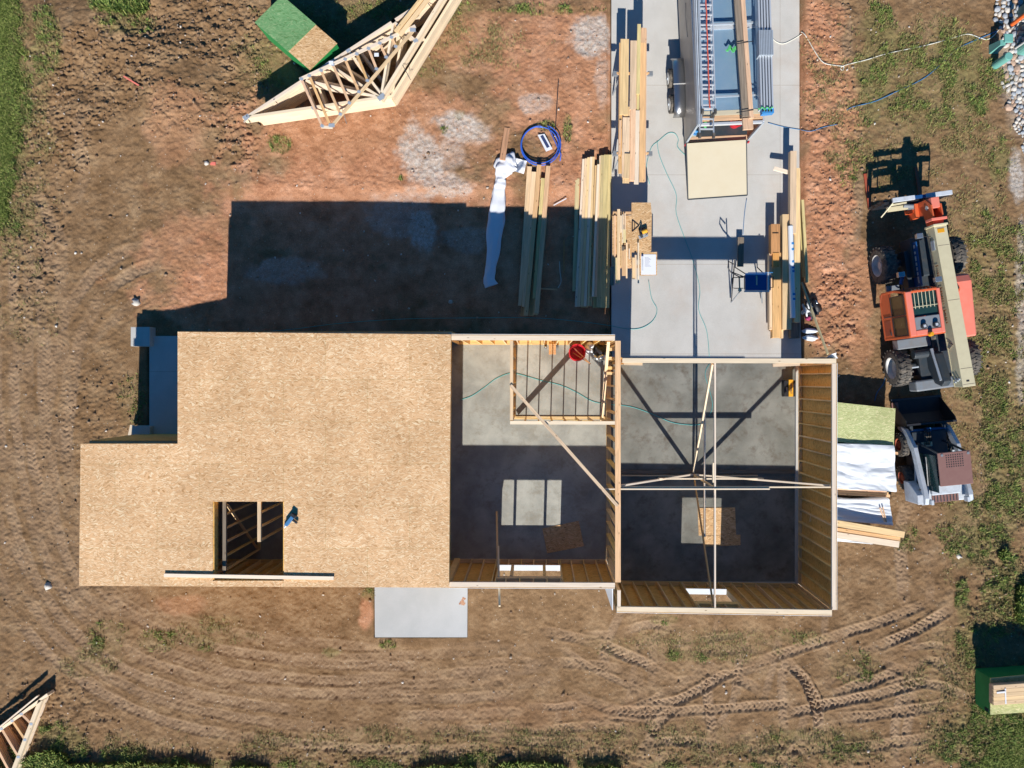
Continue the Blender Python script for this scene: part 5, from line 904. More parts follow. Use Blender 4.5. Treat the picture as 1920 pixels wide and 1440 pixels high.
for xa, xb in ((-.38, -.0), (Wt, Wt + .38)):
    m = MB(T); pr = [(1.78 - .95 * math.copysign(abs(math.cos(t_)) ** .55, math.cos(t_)), .3 + .48 * math.sin(t_) ** .6) for t_ in np.linspace(.12, math.pi - .12, 26)]
    q_ = pr[::-1]; m.grid(1, len(q_) - 1, lambda u, v: (xa + (xb - xa) * u, q_[int(round(v * (len(q_) - 1)))][0], q_[int(round(v * (len(q_) - 1)))][1]))
    fe = m.build('fender', 'fender_steel', tr, smooth=True); so_ = fe.modifiers.new('s', 'SOLIDIFY'); so_.thickness = .015
    if xa < 0: m = MB(T); m.box(xa - .01, xb, 1.77, 1.8, .785, .80); m.build('fender_seam', 'rim_white', fe)
ramp_ = MB(); c = [P(1287, 269, .4), P(1399.5, 262, .4), P(1401, 366, ZD + .03), P(1290, 374, ZD + .03)]; ramp_.hexa([v - Vector((0, 0, .03)) for v in (c[3], c[2], c[1], c[0])] + [c[3], c[2], c[1], c[0]]); rp = ramp_.build('ramp_door', 'ramp_ply', tr)
for a, b in ((c[0], c[3]), (c[3], c[2]), (c[1], c[2])): m = MB(); m.bar(a + Vector((0, 0, -.01)), b + Vector((0, 0, -.01)), .03, .05); m.build('edge_trim', 'dark_steel', rp)
for yy in (3.6,): m = MB(T); m.tube([(-.01, yy - .6, 1.4), (-.03, yy, 1.4), (-.01, yy + .5, 1.35)], .008); m.build('cable', 'dark_steel', tr)
bk2 = T @ Vector((1.62, .55, zfl)); bucket(Vector(bk2), .2, .36, 'red_plastic', 'bucket', 'red bucket standing just inside the open rear of the trailer')
lump('blue_gloves', T @ Vector((.28, .35, zfl)), .14, .12, .06, 'strap_blue', 'blue tarp scrap at the left corner of the trailer doorway', 'tarp', 21, .3); lump('green_scrap', T @ Vector((.62, .5, zfl + .2)), .05, .16, .05, 'green_rope', 'small green tool at the left of the trailer doorway', 'tool', 22, .1)
# roof rack crossbars
for y in (.75, 2.95, 5.1): m = MB(T); m.box(.05, Wt + .05, y, y + .05, zro + .16, zro + .21); m.build('rack_crossbar', 'galvanised', tr)
# ladders
def ladder(px0, px1, py0, py1, z, label, sag=0, mt='alu', col=None):
    t = thing('ladder', label, 'ladder', P((px0 + px1) / 2, (py0 + py1) / 2, z), 'ladders on the trailer roof'); dx = (py0 - py1) * -.03
    def X_(px, py): return P(px - (py1 - py) * .03, py, z)
    for px in (px0, px1): m = MB(); m.bar(X_(px, py0), X_(px, py1), .03, .085); m.build('rail', mt if col is None else col, t)
    n_ = int((py1 - py0) / 18.8)
    for k in range(n_): y = py1 - 8 - k * 18.8; m = MB(); a, b = X_(px0, y), X_(px1, y); m.bar(a, b, .045, .03); m.build('rung', 'alu', t)
    for px in (px0, px1): m = MB(); a = X_(px, py1 + 3); m.box(a.x - .035, a.x + .035, a.y - .09, a.y + .05, z - .06, z + .05); m.build('foot', 'rubber', t)
    return t
z1 = zro + .27
ladder(1315, 1337, -60, 212, z1 + .12, 'upper aluminium extension ladder on the left side of the trailer roof'); ladder(1312, 1338, -60, 250, z1, 'lower aluminium extension ladder on the left side of the trailer roof', col='galvanised'); ladder(1317, 1341, -60, 205, z1 + .24, 'topmost aluminium ladder section on the left side of the trailer roof')
sl_ = thing('step_ladder', 'folded metal step ladder on edge along the left edge of the trailer roof', 'ladder', P(1310, 100, z1))
for k, (dxx, mt) in enumerate(((0, 'galvanised'), (3, 'white_paint'), (6.5, 'galvanised'))): m = MB(); m.bar(P(1299 + dxx, -60, z1 + .1), P(1308 + dxx, 235, z1 + .1), .03, .22); m.build('rail', mt, sl_)
m = MB(); m.tube([P(1322 + (i % 2) * .8 + i * .75, -40 + i * 22, z1 + .32) for i in range(12)], .02); m.build('pull_rope', 'cord_red', tagd=('orange red rope stretched along the ladders on the trailer roof', 'rope'))
pk = thing('roof_planks', 'pair of long wood planks, one grey one tan, across the trailer roof', 'planks', P(1400, 100, z1))
for nm, mt, xa, xb, w_, dz, ya, yb in (('grey_plank', 'old_wood', 1378, 1397.5, .2, 0, -60, 219), ('tan_plank', 'fir', 1388, 1408.5, .13, .05, -60, 222), ('end_block', 'fir', 1401, 1402.5, .3, -.02, 222, 243)): m = MB(); a, b = P(xa, ya, z1 + dz), P(xb, yb, z1 + dz); m.bar(a, b, w_, .09); m.build(nm, mt, pk)
for y in (80, 209): m = MB(); m.bar(P(1381, y + 2, z1 + .11), P(1413, y - 3, z1 + .11), .02, .012); m.build('rubber_strap', 'black_steel', pk)
m = MB()
for s in range(5): m.tube([P(1361 + 3 * s * .5 + 17 * k / 9, 93 - 3 * s * .4 + 3 * math.sin(k * 1.1 + s) + k * .3, zro + .09) for k in range(10)], .018)
m.build('green_rope', 'green_rope', tagd=('bunch of green rope beside the planks on the trailer roof', 'rope'))
wp = thing('aluminium_planks', 'row of aluminium walk boards stood on edge along the right side of the trailer roof', 'walk boards', P(1434, 100, z1))
for k in range(5): m = MB(); o1 = 1424.5 + k * 5.2; m.bar(P(o1 - 6.5, -60, z1 + .18), P(o1 + .8, 206, z1 + .18), .045, .3); m.build('walk_board', 'alu', wp)
for k in range(9): m = MB(); o1 = 1421 + k * 3; m.bar(P(o1, 61, z1 + .25), P(o1 + 1, 107, z1 + .25), .035, .32); m.build('sliding_section', 'galvanised', wp)
m = MB(); m.bar(P(1427, 210.5, z1 + .2), P(1449, 208.5, z1 + .2), .16, .2); m.build('strap', 'strap_blue', wp); m = MB(); m.tube([P(1422 + 3 * k, 203 + 3 * math.sin(k * 2), z1 + .36) for k in range(10)], .02); m.build('strap_tail', 'green_rope', wp)
for k in range(4): m = MB(); p = P(1430.5 + k * 5.2, 208, z1 + .31); m.cyl(p, p + Vector((0, 0, .03)), .025, n=8); m.build('end_hole', 'black_steel', wp)

# ---------------- telehandler ----------------
vm = Matrix.Translation((12.54, 2.2, 0)) @ Matrix.Rotation(R(7.9), 4, 'Z')
tv = thing('telehandler', 'orange and cream telescopic handler with a long boom and rugged tyres parked on the soil', 'telehandler', Vector((12.54, 2.2, 0)))
def V1(nm, mt, *bx, bevel=.012, p=None): return B1(nm, mt, p or tv, *bx, bevel=bevel, M=vm)
def tyre(M, c, r, wd, rimc, parent, side, lug=.045, nl=20, rimr=.56):
    x0, x1 = c[0] - wd / 2, c[0] + wd / 2; m = MB(M); n = 40; prof = [(x0, rimr * r), (x0 + .01, r * .8), (x0 + .05, r * .95), (x0 + .12 * wd + .04, r - lug * .6), (x1 - .12 * wd - .04, r - lug * .6), (x1 - .05, r * .95), (x1 - .01, r * .8), (x1, rimr * r)]; vs = []
    for x, rr in prof: vs += [(x, c[1] + rr * math.cos(2 * math.pi * i / n), c[2] + rr * math.sin(2 * math.pi * i / n)) for i in range(n)]
    m.add(vs, [(k * n + i, (k + 1) * n + i, (k + 1) * n + (i + 1) % n, k * n + (i + 1) % n) for k in range(len(prof) - 1) for i in range(n)])
    for i in range(nl):
        for s in (-1, 1):
            a = 2 * math.pi * (i + (.5 if s > 0 else 0)) / nl; da = .42 / nl * 6.28; e = c[0] + s * wd * .49
            def pt(x, a, rr): return (x, c[1] + rr * math.cos(a), c[2] + rr * math.sin(a))
            hw = .13 / nl * 6.28; r0, r1 = r - lug * .9, r
            m.hexa([pt(c[0] - s * .02, a - hw, r0), pt(e, a + da - hw, r0 * .96), pt(e, a + da + hw, r0 * .96), pt(c[0] - s * .02, a + hw, r0), pt(c[0] - s * .02, a - hw, r1), pt(e, a + da - hw, r1 * .97), pt(e, a + da + hw, r1 * .97), pt(c[0] - s * .02, a + hw, r1)])
    t = m.build('wheel', 'rubber', parent); m = MB(M); ex = c[0] + side * wd * .48; ix = c[0] + side * wd * .1; n = 32
    pr = [(ex, rimr * r + .005), (ex - side * .02, rimr * r * .93), (ix, rimr * r * .84), (ix, .12), (ix + side * .08, .11), (ix + side * .08, .001)]; vs = []
    for x, rr in pr: vs += [(x, c[1] + rr * math.cos(2 * math.pi * i / n), c[2] + rr * math.sin(2 * math.pi * i / n)) for i in range(n)]
    m.add(vs, [(k * n + i, k * n + (i + 1) % n, (k + 1) * n + (i + 1) % n, (k + 1) * n + i) for k in range(len(pr) - 1) for i in range(n)]); m.build('rim', rimc, t, smooth=False)
    return t
for s in (-1, 1):
    for y in (1.67, -1.67): tyre(vm, (s * 1.1, y, .62), .62, .42, 'rim_white', tv, s)
V1('chassis', 'dark_steel', -.55, .55, -2.15, 2.0, .45, .95, bevel=.03); V1('front_frame', 'dark_steel', -.42, .5, 1.1, 2.35, .5, 1.15, bevel=.04); V1('side_plate', 'saw_blue', -.36, -.32, .8, 2.2, .6, 1.35)
for y in (1.67, -1.67): m = MB(vm); m.cyl((-.95, y, .62), (.95, y, .62), .11, n=14); m.build('axle', 'dark_steel', tv)
# boom
by0, by1 = 2.55, -2.45; bx0, bx1 = -.02, .37; zf_, zr_ = 1.85, 2.2; hb = .44
m = MB(vm); m.hexa([(bx0, by1, zr_ - hb), (bx1, by1, zr_ - hb), (bx1, by0, zf_ - hb), (bx0, by0, zf_ - hb), (bx0, by1, zr_), (bx1, by1, zr_), (bx1, by0, zf_), (bx0, by0, zf_)]); boom = m.build('boom', 'cream_paint', tv, bevel=.012)
bslope = (zf_ - zr_) / (by0 - by1)
def zbm(y): return zr_ + (y - by1) * bslope
m = MB(vm); m.hexa([(bx0 - .012, by1, zr_ - hb - .01), (bx0 + .02, by1, zr_ - hb - .01), (bx0 + .02, by0, zf_ - hb - .01), (bx0 - .012, by0, zf_ - hb - .01), (bx0 - .012, by1, zr_ - hb + .03), (bx0 + .02, by1, zr_ - hb + .03), (bx0 + .02, by0, zf_ - hb + .03), (bx0 - .012, by0, zf_ - hb + .03)]); m.build('lower_flange', 'cream_paint', boom)
m = MB(vm); m.box(bx0 - .03, bx1 + .03, by0 - .03, by0 + .03, zf_ - hb - .04, zf_ + .04); m.build('boom_collar', 'cream_paint', boom, bevel=.008)
for k, (y, h_) in enumerate(((-2.2, .1), (-2.3, .2), (-2.2, .26), (-2.35, .33))): m = MB(vm); m.cyl((bx0 - .04, y + .06 * (k % 2), zbm(y) - h_), (bx0, y + .06 * (k % 2), zbm(y) - h_), .035, n=10); m.build('bolt', 'galvanised', boom)
m = MB(vm); m.box(bx0 + .13, bx0 + .22, -2.3, -2.25, zbm(-2.3) + .0, zbm(-2.3) + .004); m.build('slot', 'black_steel', boom); m = MB(vm); m.box(bx0 - .02, bx0 - .002, 1.8, 2.1, zbm(2) - .3, zbm(2) - .12); m.build('access_plate', 'galvanised', boom)
m = MB(vm); yy = 1.35; rd = random.Random(4)
for w_, nn in enumerate((8, 7, 6)):
    for k in range(nn):
        s = .12 if k == 0 else rd.uniform(.06, .09); y = yy; zc = zbm(y) - .2; m.box(bx0 - .016, bx0 - .012, y - s * .35, y - .005 - s * .1, zc - s * .7, zc + s * .7)
        if rd.random() > .4: m.box(bx0 - .016, bx0 - .012, y - s * .7, y - s * .35, zc - s * .7, zc - s * .4 + (.05 if k % 2 else 0))
        yy -= s * .95
    yy -= .12
m.build('lettering', 'rust_text', boom)
m = MB(vm); 
for y in (-1.02, -1.3): m.bar((bx0 - .014, -1.15, zbm(-1.1) - .1), (bx0 - .014, y, zbm(y) - .36), .004, .02, up=(1, 0, 0))
m.build('stripe_mark', 'old_wood', boom)
for k in range(3): m = MB(vm); m.tube([(bx0 - .03, 2.3 - .05 * k, zbm(2.2) - .36 + .03 * k), (bx0 - .035, 1.0, zbm(1.0) - .38 + .03 * k), (bx0 - .03, -.2, zbm(-.2) - .38 + .03 * k)], .011); m.build('hydraulic_hose', 'rubber', boom)
m = MB(vm)
for y in (2.45, 1.9, .2, -1.9, -2.38): m.box(bx0 + .02, bx1 - .02, y, y + .012, zbm(y) - .003, zbm(y) + .003)
m.build('weld_seam', 'old_wood', boom); m = MB(vm); m.box(bx0 + .08, bx1 - .1, 2.3, 2.42, zbm(2.4) + .004, zbm(2.3) + .006); m.build('warning_sticker', 'amber', boom)
# inner boom and head
m = MB(vm); m.box(.03, .32, 2.4, 2.78, zf_ - .40, zf_ - .06); m.build('inner_boom', 'orange_paint', tv, bevel=.01)
hd_ = MB(vm); prof = [(2.6, 1.75), (2.75, 1.82), (3.2, 1.78), (3.42, 1.5), (3.42, .5), (3.12, .42), (3.02, .9), (2.95, 1.3), (2.6, 1.4)]; hd_.sweep(prof, 0, .02, .06); hd_.sweep(prof, 0, .31, .35); bh = hd_.build('boom_head', 'orange_paint', tv, bevel=.006)
for k in range(4): m = MB(vm); m.tube([(.36, 2.6 + .03 * k, 1.6), (.42 + .02 * k, 2.95, 1.45), (.36, 3.3, 1.0 + .05 * k)], .014); m.build('hydraulic_hose', 'rubber', bh)
m = MB(vm); m.box(.06, .31, 3.1, 3.42, 1.45, 1.76); m.box(.06, .31, 3.25, 3.41, .5, 1.45); m.build('head_cover', 'faded_orange', bh, bevel=.01); m = MB(vm); m.box(-.06, .42, 2.7, 2.78, 1.5, 1.86); m.build('head_collar', 'faded_orange', bh, bevel=.008); m = MB(vm); m.box(-.1, .02, 2.95, 3.42, .7, 1.1); m.box(-.26, -.1, 3.15, 3.42, .75, 1.0); m.build('tilt_link', 'orange_paint', bh, bevel=.02)
m = MB(vm); m.cyl((-.0, 3.15, 1.55), (.03, 3.15, 1.55), .07, n=14); m.build('pivot_pin', 'rim_white', bh)
# carriage
cg = MB(vm); cg.box(-1.15, 1.0, 3.5, 3.58, .45, .55); cg.box(-1.15, 1.0, 3.5, 3.58, 1.05, 1.15); ca = cg.build('carriage', 'black_steel', tv)
m = MB(vm); m.box(-.9, -.2, 3.5, 3.64, 1.3, 1.38); m.box(.15, .98, 3.5, 3.64, 1.3, 1.38); m.build('carriage_top', 'white_paint', ca, bevel=.01); m = MB(vm); m.box(-.2, .15, 3.52, 3.62, 1.3, 1.36); m.build('carriage_bar', 'saw_blue', ca)
m = MB(vm); m.box(-.95, -.3, 3.28, 3.42, 1.0, 1.08); m.bar((-1.15, 3.15, 1.0), (-.85, 3.5, 1.25), .03, .06); m.bar((-.9, 3.45, 1.2), (-.4, 3.47, 1.2), .05, .05); m.build('side_arm', 'cream_paint', ca)
for x in (-1.12, -.75, -.3, .1, .5, .97): m = MB(vm); m.box(x - .02, x + .02, 3.52, 3.56, .5, 1.32); m.build('grille_bar', 'black_steel', ca)
m = MB(vm); m.bar((-.3, 3.3, 1.0), (.02, 3.3, 1.0), .08, .1); m.cyl((-.45, 3.4, 1.1), (-.15, 3.35, 1.1), .06, n=10); m.build('hydraulic_block', 'grey_steel', ca)
for x in (-1.0, .7):
    m = MB(vm); m.box(x - .06, x + .06, 3.6, 3.66, .08, 1.1); m.build('fork_shank', 'dark_steel', ca); m = MB(vm); m.hexa([(x - .06, 3.6, .06), (x + .06, 3.6, .06), (x + .05, 4.8, .06), (x - .05, 4.8, .06), (x - .06, 3.6, .11), (x + .06, 3.6, .11), (x + .05, 4.8, .075), (x - .05, 4.8, .075)]); m.build('fork', 'rim_orange', ca)
# cab
ky0, ky1 = -.72, .72; cx0, cx1 = -1.48, -.42; zc0, zc1 = .85, 2.35
cab = MB(vm)
def fr(p, q, w_=.07, h_=.07, m_=cab): m_.bar(p, q, w_, h_)
sp_ = [(ky0, zc0), (ky0, zc1), (ky1 - .12, zc1), (ky1, 1.75), (ky1, 1.0), (ky1 - .25, zc0)]
for x in (cx0 + .03, cx1 - .03):
    for i in range(len(sp_)): a, b = sp_[i], sp_[(i + 1) % len(sp_)]; fr((x, a[0], a[1]), (x, b[0], b[1]))
for a in sp_[:4]: fr((cx0, a[0], a[1]), (cx1, a[0], a[1]))
cab.box(cx0 + .0, cx0 + .05, ky0, ky1 - .02, zc0, zc0 + .62); cab.box(cx0 + .005, cx0 + .05, -.1, -.04, 1.4, 2.3); cab.box(cx1 - .05, cx1, ky0, ky1, zc0, zc0 + .6); cb_ = cab.build('cab', 'orange_paint', tv, bevel=.012)
m = MB(vm); m.box(cx0 + .02, cx0 + .028, -.66, -.1, 1.5, 2.29); m.build('side_window', 'glass_amber', cb_)
for ya, yb in ((-.66, -.1), (-.04, .55)):
    m = MB(vm); fx = cx0 - .004
    for p, q in (((fx, ya, 1.5), (fx, yb, 1.5)), ((fx, ya, 2.29), (fx, yb, 2.29)), ((fx, ya, 1.5), (fx, ya, 2.29)), ((fx, yb, 1.5), (fx, yb, 2.29))): m.bar(p, q, .022, .022)
    m.build('window_gasket', 'black_steel', cb_)
m = MB(vm); m.box(cx0 - .006, cx0 - .001, -.62, -.15, .95, 1.35); m.build('faded_decal', 'rim_orange', cb_)
m = MB(vm); m.box(cx0 + .02, cx0 + .028, -.04, .55, 1.5, 2.29); m.build('side_window', 'glass_amber', cb_)
m = MB(vm); m.box(cx0 - .015, cx0 - .0, -.05, -.02, 1.0, 1.45); m.box(cx0 - .02, cx0, -.62, -.5, 1.28, 1.34); m.build('door_handle', 'dark_steel', cb_)
roofp = MB(vm); roofp.box(cx0 + .02, cx0 + .2, ky0, ky1 - .1, zc1 - .02, zc1 + .05); roofp.box(cx1 - .1, cx1, ky0, ky1 - .1, zc1 - .02, zc1 + .05); roofp.box(cx0 + .2, cx1 - .1, ky0, ky0 + .16, zc1 - .02, zc1 + .05); rp_ = roofp.build('roof', 'faded_orange', cb_, bevel=.02)
m = MB(vm); m.box(cx0 + .21, cx1 - .11, ky0 + .17, ky0 + .55, zc1 - .03, zc1 + .03); m.build('roof_panel', 'grey_steel', rp_, bevel=.01); m = MB(vm); m.box(cx0 + .21, cx1 - .11, ky0 + .56, ky1 - .1, zc1 - .05, zc1 - .03); m.build('roof_glass', 'glass_dark', rp_)
for k in range(6): m = MB(vm); x = cx0 + .28 + k * .115; m.tube([(x, ky0 + .8, zc1 + .01), (x, ky1 - .15, zc1 + .03), (x, ky1 - .05, zc1 - .1)], .011); m.build('guard_bar', 'cream_paint', rp_)
m = MB(vm); m.tube([(cx0 + .21, ky0 + .86, zc1 + .02), (cx1 - .11, ky0 + .86, zc1 + .02)], .009); m.build('guard_bar', 'cream_paint', rp_)
for x in (cx0 + .42, cx0 + .78): m = MB(vm); m.cyl((x, ky0 + .26, zc1 + .03), (x, ky0 + .26, zc1 + .13), .08, n=16); wl = m.build('work_light', 'black_steel', rp_); m = MB(vm); m.box(x - .04, x + .04, ky0 + .22, ky0 + .3, zc1 + .131, zc1 + .14); m.build('lens', 'lamp_glass', wl)
m = MB(vm); m.cyl((cx0 + .58, ky0 - .0, zc1 + .05), (cx0 + .58, ky0 - .0, zc1 + .18), .075, .06, 16); m.build('beacon', 'amber', rp_, smooth=False, bevel=.01)
m = MB(vm); m.box(cx0 + .45, cx1 - .2, -.2, .4, .9, 1.3); m.box(cx0 + .45, cx1 - .2, -.35, -.2, .9, 1.9); m.build('seat', 'black_steel', cb_, bevel=.04); m = MB(vm); c = Vector((cx0 + .5, .48, 1.55)); m.tube([c + Vector((.18 * math.cos(a), .1 * math.sin(a), .15 * math.sin(a))) for a in np.linspace(0, 6.28, 18)], .018); m.build('steering_wheel', 'teal_plastic', cb_)
def mirror(pts, c, nm='mirror'): m = MB(vm); m.tube(pts, .012); t = m.build(nm, 'black_steel', tv); m = MB(vm); m.box(c[0] - .11, c[0] + .09, c[1] - .08, c[1] + .08, c[2] - .1, c[2] + .05); m.build('mirror_head', 'mirror_glass', t, bevel=.02)
mirror([(bx0, 2.25, 1.6), (-.3, 2.3, 1.6)], (-.36, 2.32, 1.62)); mirror([(cx0 + .25, ky1, 1.9), (cx0 + .3, 1.15, 1.8)], (cx0 + .3, 1.2, 1.8)); mirror([(cx1 - .1, ky1, 2.3), (cx1 + .02, ky1 + .15, 2.3)], (cx1 + .05, ky1 + .15, 2.3))
# hood and rear
hdp = [(-.98, .9), (-.98, 1.42), (.75, 1.55), (.98, 1.45), (1.02, 1.2), (1.0, .85)]; m = MB(vm); m.sweep(hdp, 0, .48, 1.1); hood = m.build('engine_hood', 'faded_orange', tv, bevel=.05); m = MB(vm); m.cyl((.56, .55, 1.53), (.56, .55, 1.56), .13, n=20); m.build('exhaust_collar', 'orange_paint', hood); m = MB(vm); m.cyl((.56, .58, 1.56), (.56, .58, 1.62), .07, n=14); m.build('exhaust_pipe', 'black_steel', hood)
V1('fuel_tank', 'grey_steel', -1.2, -.15, -1.1, -.78, .7, 1.05, bevel=.03); m = MB(vm); m.cyl((-.75, -1.32, 1.0), (-.1, -1.32, 1.0), .14, n=18); m.build('hydraulic_tank', 'dark_steel', tv, bevel=.02)
m = MB(vm); m.sweep([(-1.2, .9), (-1.35, 1.5), (-2.25, 1.75), (-2.4, 1.55), (-2.3, 1.2), (-1.6, .8)], 0, -.3, -.06); m.build('rear_tower', 'dark_steel', tv, bevel=.03); V1('counterweight', 'grey_steel', -.8, .45, -2.5, -2.15, .55, 1.05, bevel=.05)
V1('step_grate', 'rim_orange', -.72, -.3, -2.0, -1.7, .6, .63); m = MB(vm); 
for k in range(7): m.box(-.72, -.3, -2.0 + k * .05, -1.985 + k * .05, .63, .66)
m.build('grate_bars', 'dark_steel', tv); m = MB(vm); m.cyl((-.8, -1.72, .85), (-.3, -1.72, .85), .035, n=10); m.cyl((-.3, -2.2, 1.6), (-.3, -1.2, 1.3), .05, n=10); m.build('hydraulic_cylinder', 'galvanised', tv)
for k in range(5): m = MB(vm); o_ = .03 * k; m.tube([(-.18 + o_, -2.1, 1.5), (-.25 + o_, -1.6, 1.25 + o_), (-.12 + o_, -1.2, 1.1), (-.2 + o_, -.8, 1.2)], .016); m.build('hose', 'rubber', tv)
m = MB(vm); m.cyl((-.9, .95, 1.15), (-.85, 1.25, 1.25), .06, n=10); m.build('lift_cylinder', 'saw_blue', tv); text('lettering', 'TELESCOPIC', .15, vm @ Matrix.Translation((-.365, 1.5, 1.05)) @ Matrix.Rotation(R(-90), 4, 'Y') @ Matrix.Rotation(R(-90), 4, 'Z') @ Matrix.Rotation(0, 4, 'Z'), 'rim_white', tv) if False else None
m = MB(vm)
for k, (y0_, y1_) in enumerate(((2.1, 2.0), (1.9, 1.82), (1.75, 1.6), (1.55, 1.45), (1.4, 1.3), (1.25, 1.15), (1.1, .9))): m.box(-.372, -.362, y1_, y0_, 1.2, 1.27)
m.build('lettering', 'rim_white', tv); V1('front_fender', 'grey_steel', -1.3, -.9, .78, .95, .95, 1.05)

# ---------------- skid steer ----------------
sm2 = Matrix.Translation((12.72, -2.58, 0)) @ Matrix.Rotation(R(5.5), 4, 'Z'); sk = thing('skid_steer_loader', 'white compact skid steer loader with a brown roof canopy and raised dark bucket', 'skid steer loader', Vector((12.72, -2.58, 0)))
def S1(nm, mt, *bx, bevel=.012, p=None): return B1(nm, mt, p or sk, *bx, bevel=bevel, M=sm2)
for s in (-1, 1):
    for y in (.54, -.54): tyre(sm2, (s * .72, y, .4), .4, .27, 'rim_orange', sk, s, .03, 18, .5)
S1('chassis', 'dark_steel', -.56, .56, -1.0, .95, .22, .75, bevel=.03); body = S1('rear_body', 'white_paint', -.66, .66, -1.25, -.7, .45, 1.3, bevel=.04)
S1('bumper', 'brown_paint', -.68, .7, -1.36, -1.25, .3, .6, bevel=.02)
m = MB(sm2); 
gr_ = S1('rear_grille', 'brown_paint', -.5, .5, -1.28, -1.25, .6, 1.1, p=body)
for k in range(9): S1('grille_slat', 'dark_steel', -.5 + k * .12, -.47 + k * .12, -1.295, -1.28, .62, 1.08, bevel=0, p=gr_)
S1('engine_cover', 'white_paint', -.45, .45, -1.0, -.68, 1.3, 1.42, bevel=.03, p=body); S1('louvre_panel', 'brown_paint', -.42, .4, -1.24, -1.01, 1.3, 1.36, bevel=.01, p=body)
for k in range(8): S1('louvre', 'dark_steel', -.38 + k * .1, -.355 + k * .1, -1.22, -1.03, 1.36, 1.375, bevel=0, p=body)
for s in (-1, 1):
    m = MB(sm2); x0, x1 = (s * .62, s * .74) if s > 0 else (-.74, -.62); m.sweep([(-1.3, 1.28), (-1.25, 1.5), (-1.05, 1.56), (.5, 1.15), (1.05, .7), (1.2, .25), (1.05, .22), (.9, .55), (.35, .95), (-.95, 1.3)], 0, x0, x1); arm = m.build('lift_arm', 'white_paint', sk, bevel=.012)
    m = MB(sm2); m.sweep([(-1.25, .6), (-1.25, 1.4), (-.95, 1.4), (-.6, .9), (-.6, .6)], 0, x0 - .02 * s * 0 + (-.16 if s < 0 else .02), x1 + (-.02 if s < 0 else .1)); m.build('rear_upright', 'white_paint', sk, bevel=.02)
    m = MB(sm2); m.cyl((s * .6, -1.0, .75), (s * .6, .3, .95), .045, n=12); m.build('lift_cylinder', 'galvanised', sk)
    for y in (-1.1, -.8): m = MB(sm2); m.cyl((s * .74, y, 1.3), (s * .765, y, 1.3), .03, n=10); m.build('bolt', 'black_steel', arm)
    m = MB(sm2); m.box(s * .56 - .04, s * .56 + .04, -1.25, -1.1, 1.42, 1.62); m.build('arm_pivot', 'white_paint', sk, bevel=.01)
m = MB(sm2); m.box(-.62, .62, .88, 1.02, .5, .68); m.build('arm_crossbar', 'cord_blue', sk, bevel=.02)
# cab cage + canopy
cage = MB(sm2)
for x in (-.42, .42):
    for a, b in (((-.6, .75), (-.6, 1.95)), ((.6, .75), (.36, 1.95))): cage.bar((x, a[0], a[1]), (x, b[0], b[1]), .05, .05)
cg2 = cage.build('cab_frame', 'dark_steel', sk); S1('cab_back', 'dark_steel', -.4, .4, -.62, -.57, .8, 1.9, p=cg2); 
can = S1('roof_canopy', 'brown_paint', -.5, .5, -.62, .4, 1.98, 2.03, bevel=.015, p=cg2)
for i in range(8):
    for j in range(6): S1('vent_hole', 'black_steel', -.27 + i * .07, -.235 + i * .07, -.06 + j * .07, -.025 + j * .07, 2.029, 2.034, bevel=0, p=can)
for x in (-.38, .42): m = MB(sm2); m.cyl((x, .32, 2.03), (x, .32, 2.045), .04, n=12); m.build('bolt_cap', 'grey_steel', can)
S1('seat', 'black_steel', -.22, .22, -.7, -.2, .75, .95, bevel=.04); S1('seat_back', 'black_steel', -.22, .22, -.82, -.68, .95, 1.4, bevel=.04); S1('side_window', 'glass_dark', -.47, -.455, -.85, .3, .95, 1.85, p=cg2)
S1('cab_side', 'dark_steel', -.6, -.44, -.9, .55, .75, .85); S1('foot_well', 'grey_steel', -.35, .35, .3, .8, .5, .6); S1('control_box', 'cream_paint', -.3, .05, .45, .6, .6, .8, bevel=.02)
S1('tilt_cylinder', 'strap_blue', -.08, .08, .55, 1.05, .6, .75, bevel=.02); S1('tilt_frame', 'grey_steel', .1, .38, .5, .75, .5, .68, bevel=.02)
m = MB(sm2)
for k in range(4): m.tube([(-.2 + .05 * k, .5, .8), (-.25 + .06 * k, .8, .95), (-.1 + .05 * k, 1.05, .7)], .018)
m.build('hose', 'rubber', sk); m = MB(sm2); m.tube([(-.48, .2, 1.3), (-.5, .0, 1.35), (-.5, -.7, 1.32)], .015); m.build('grab_rail', 'rim_white', sk)
# bucket
bkt = MB(sm2); pr = [(1.12, .3), (1.18, .98), (1.24, .98), (1.2, .32), (1.5, .12), (1.95, .16), (1.97, .12), (1.5, .07), (1.14, .24)]
bkt.sweep(pr, 0, -.8, .8)
for x in (-.8, .775): bkt.sweep([(1.15, .26), (1.2, .96), (1.35, .92), (1.93, .2), (1.93, .13), (1.5, .08)], 0, x, x + .025)
bo = bkt.build('bucket', 'black_steel', sk)
S1('wear_plate', 'pink_plastic' if False else 'brown_paint', -.84, -.62, 1.7, 1.9, .165, .2, p=bo, bevel=.003); S1('cutting_edge', 'dark_steel', -.82, .82, 1.93, 2.02, .11, .15, p=bo)
for x in (-.55, .5): S1('coupler', 'dark_steel', x - .05, x + .05, 1.0, 1.15, .3, .75)

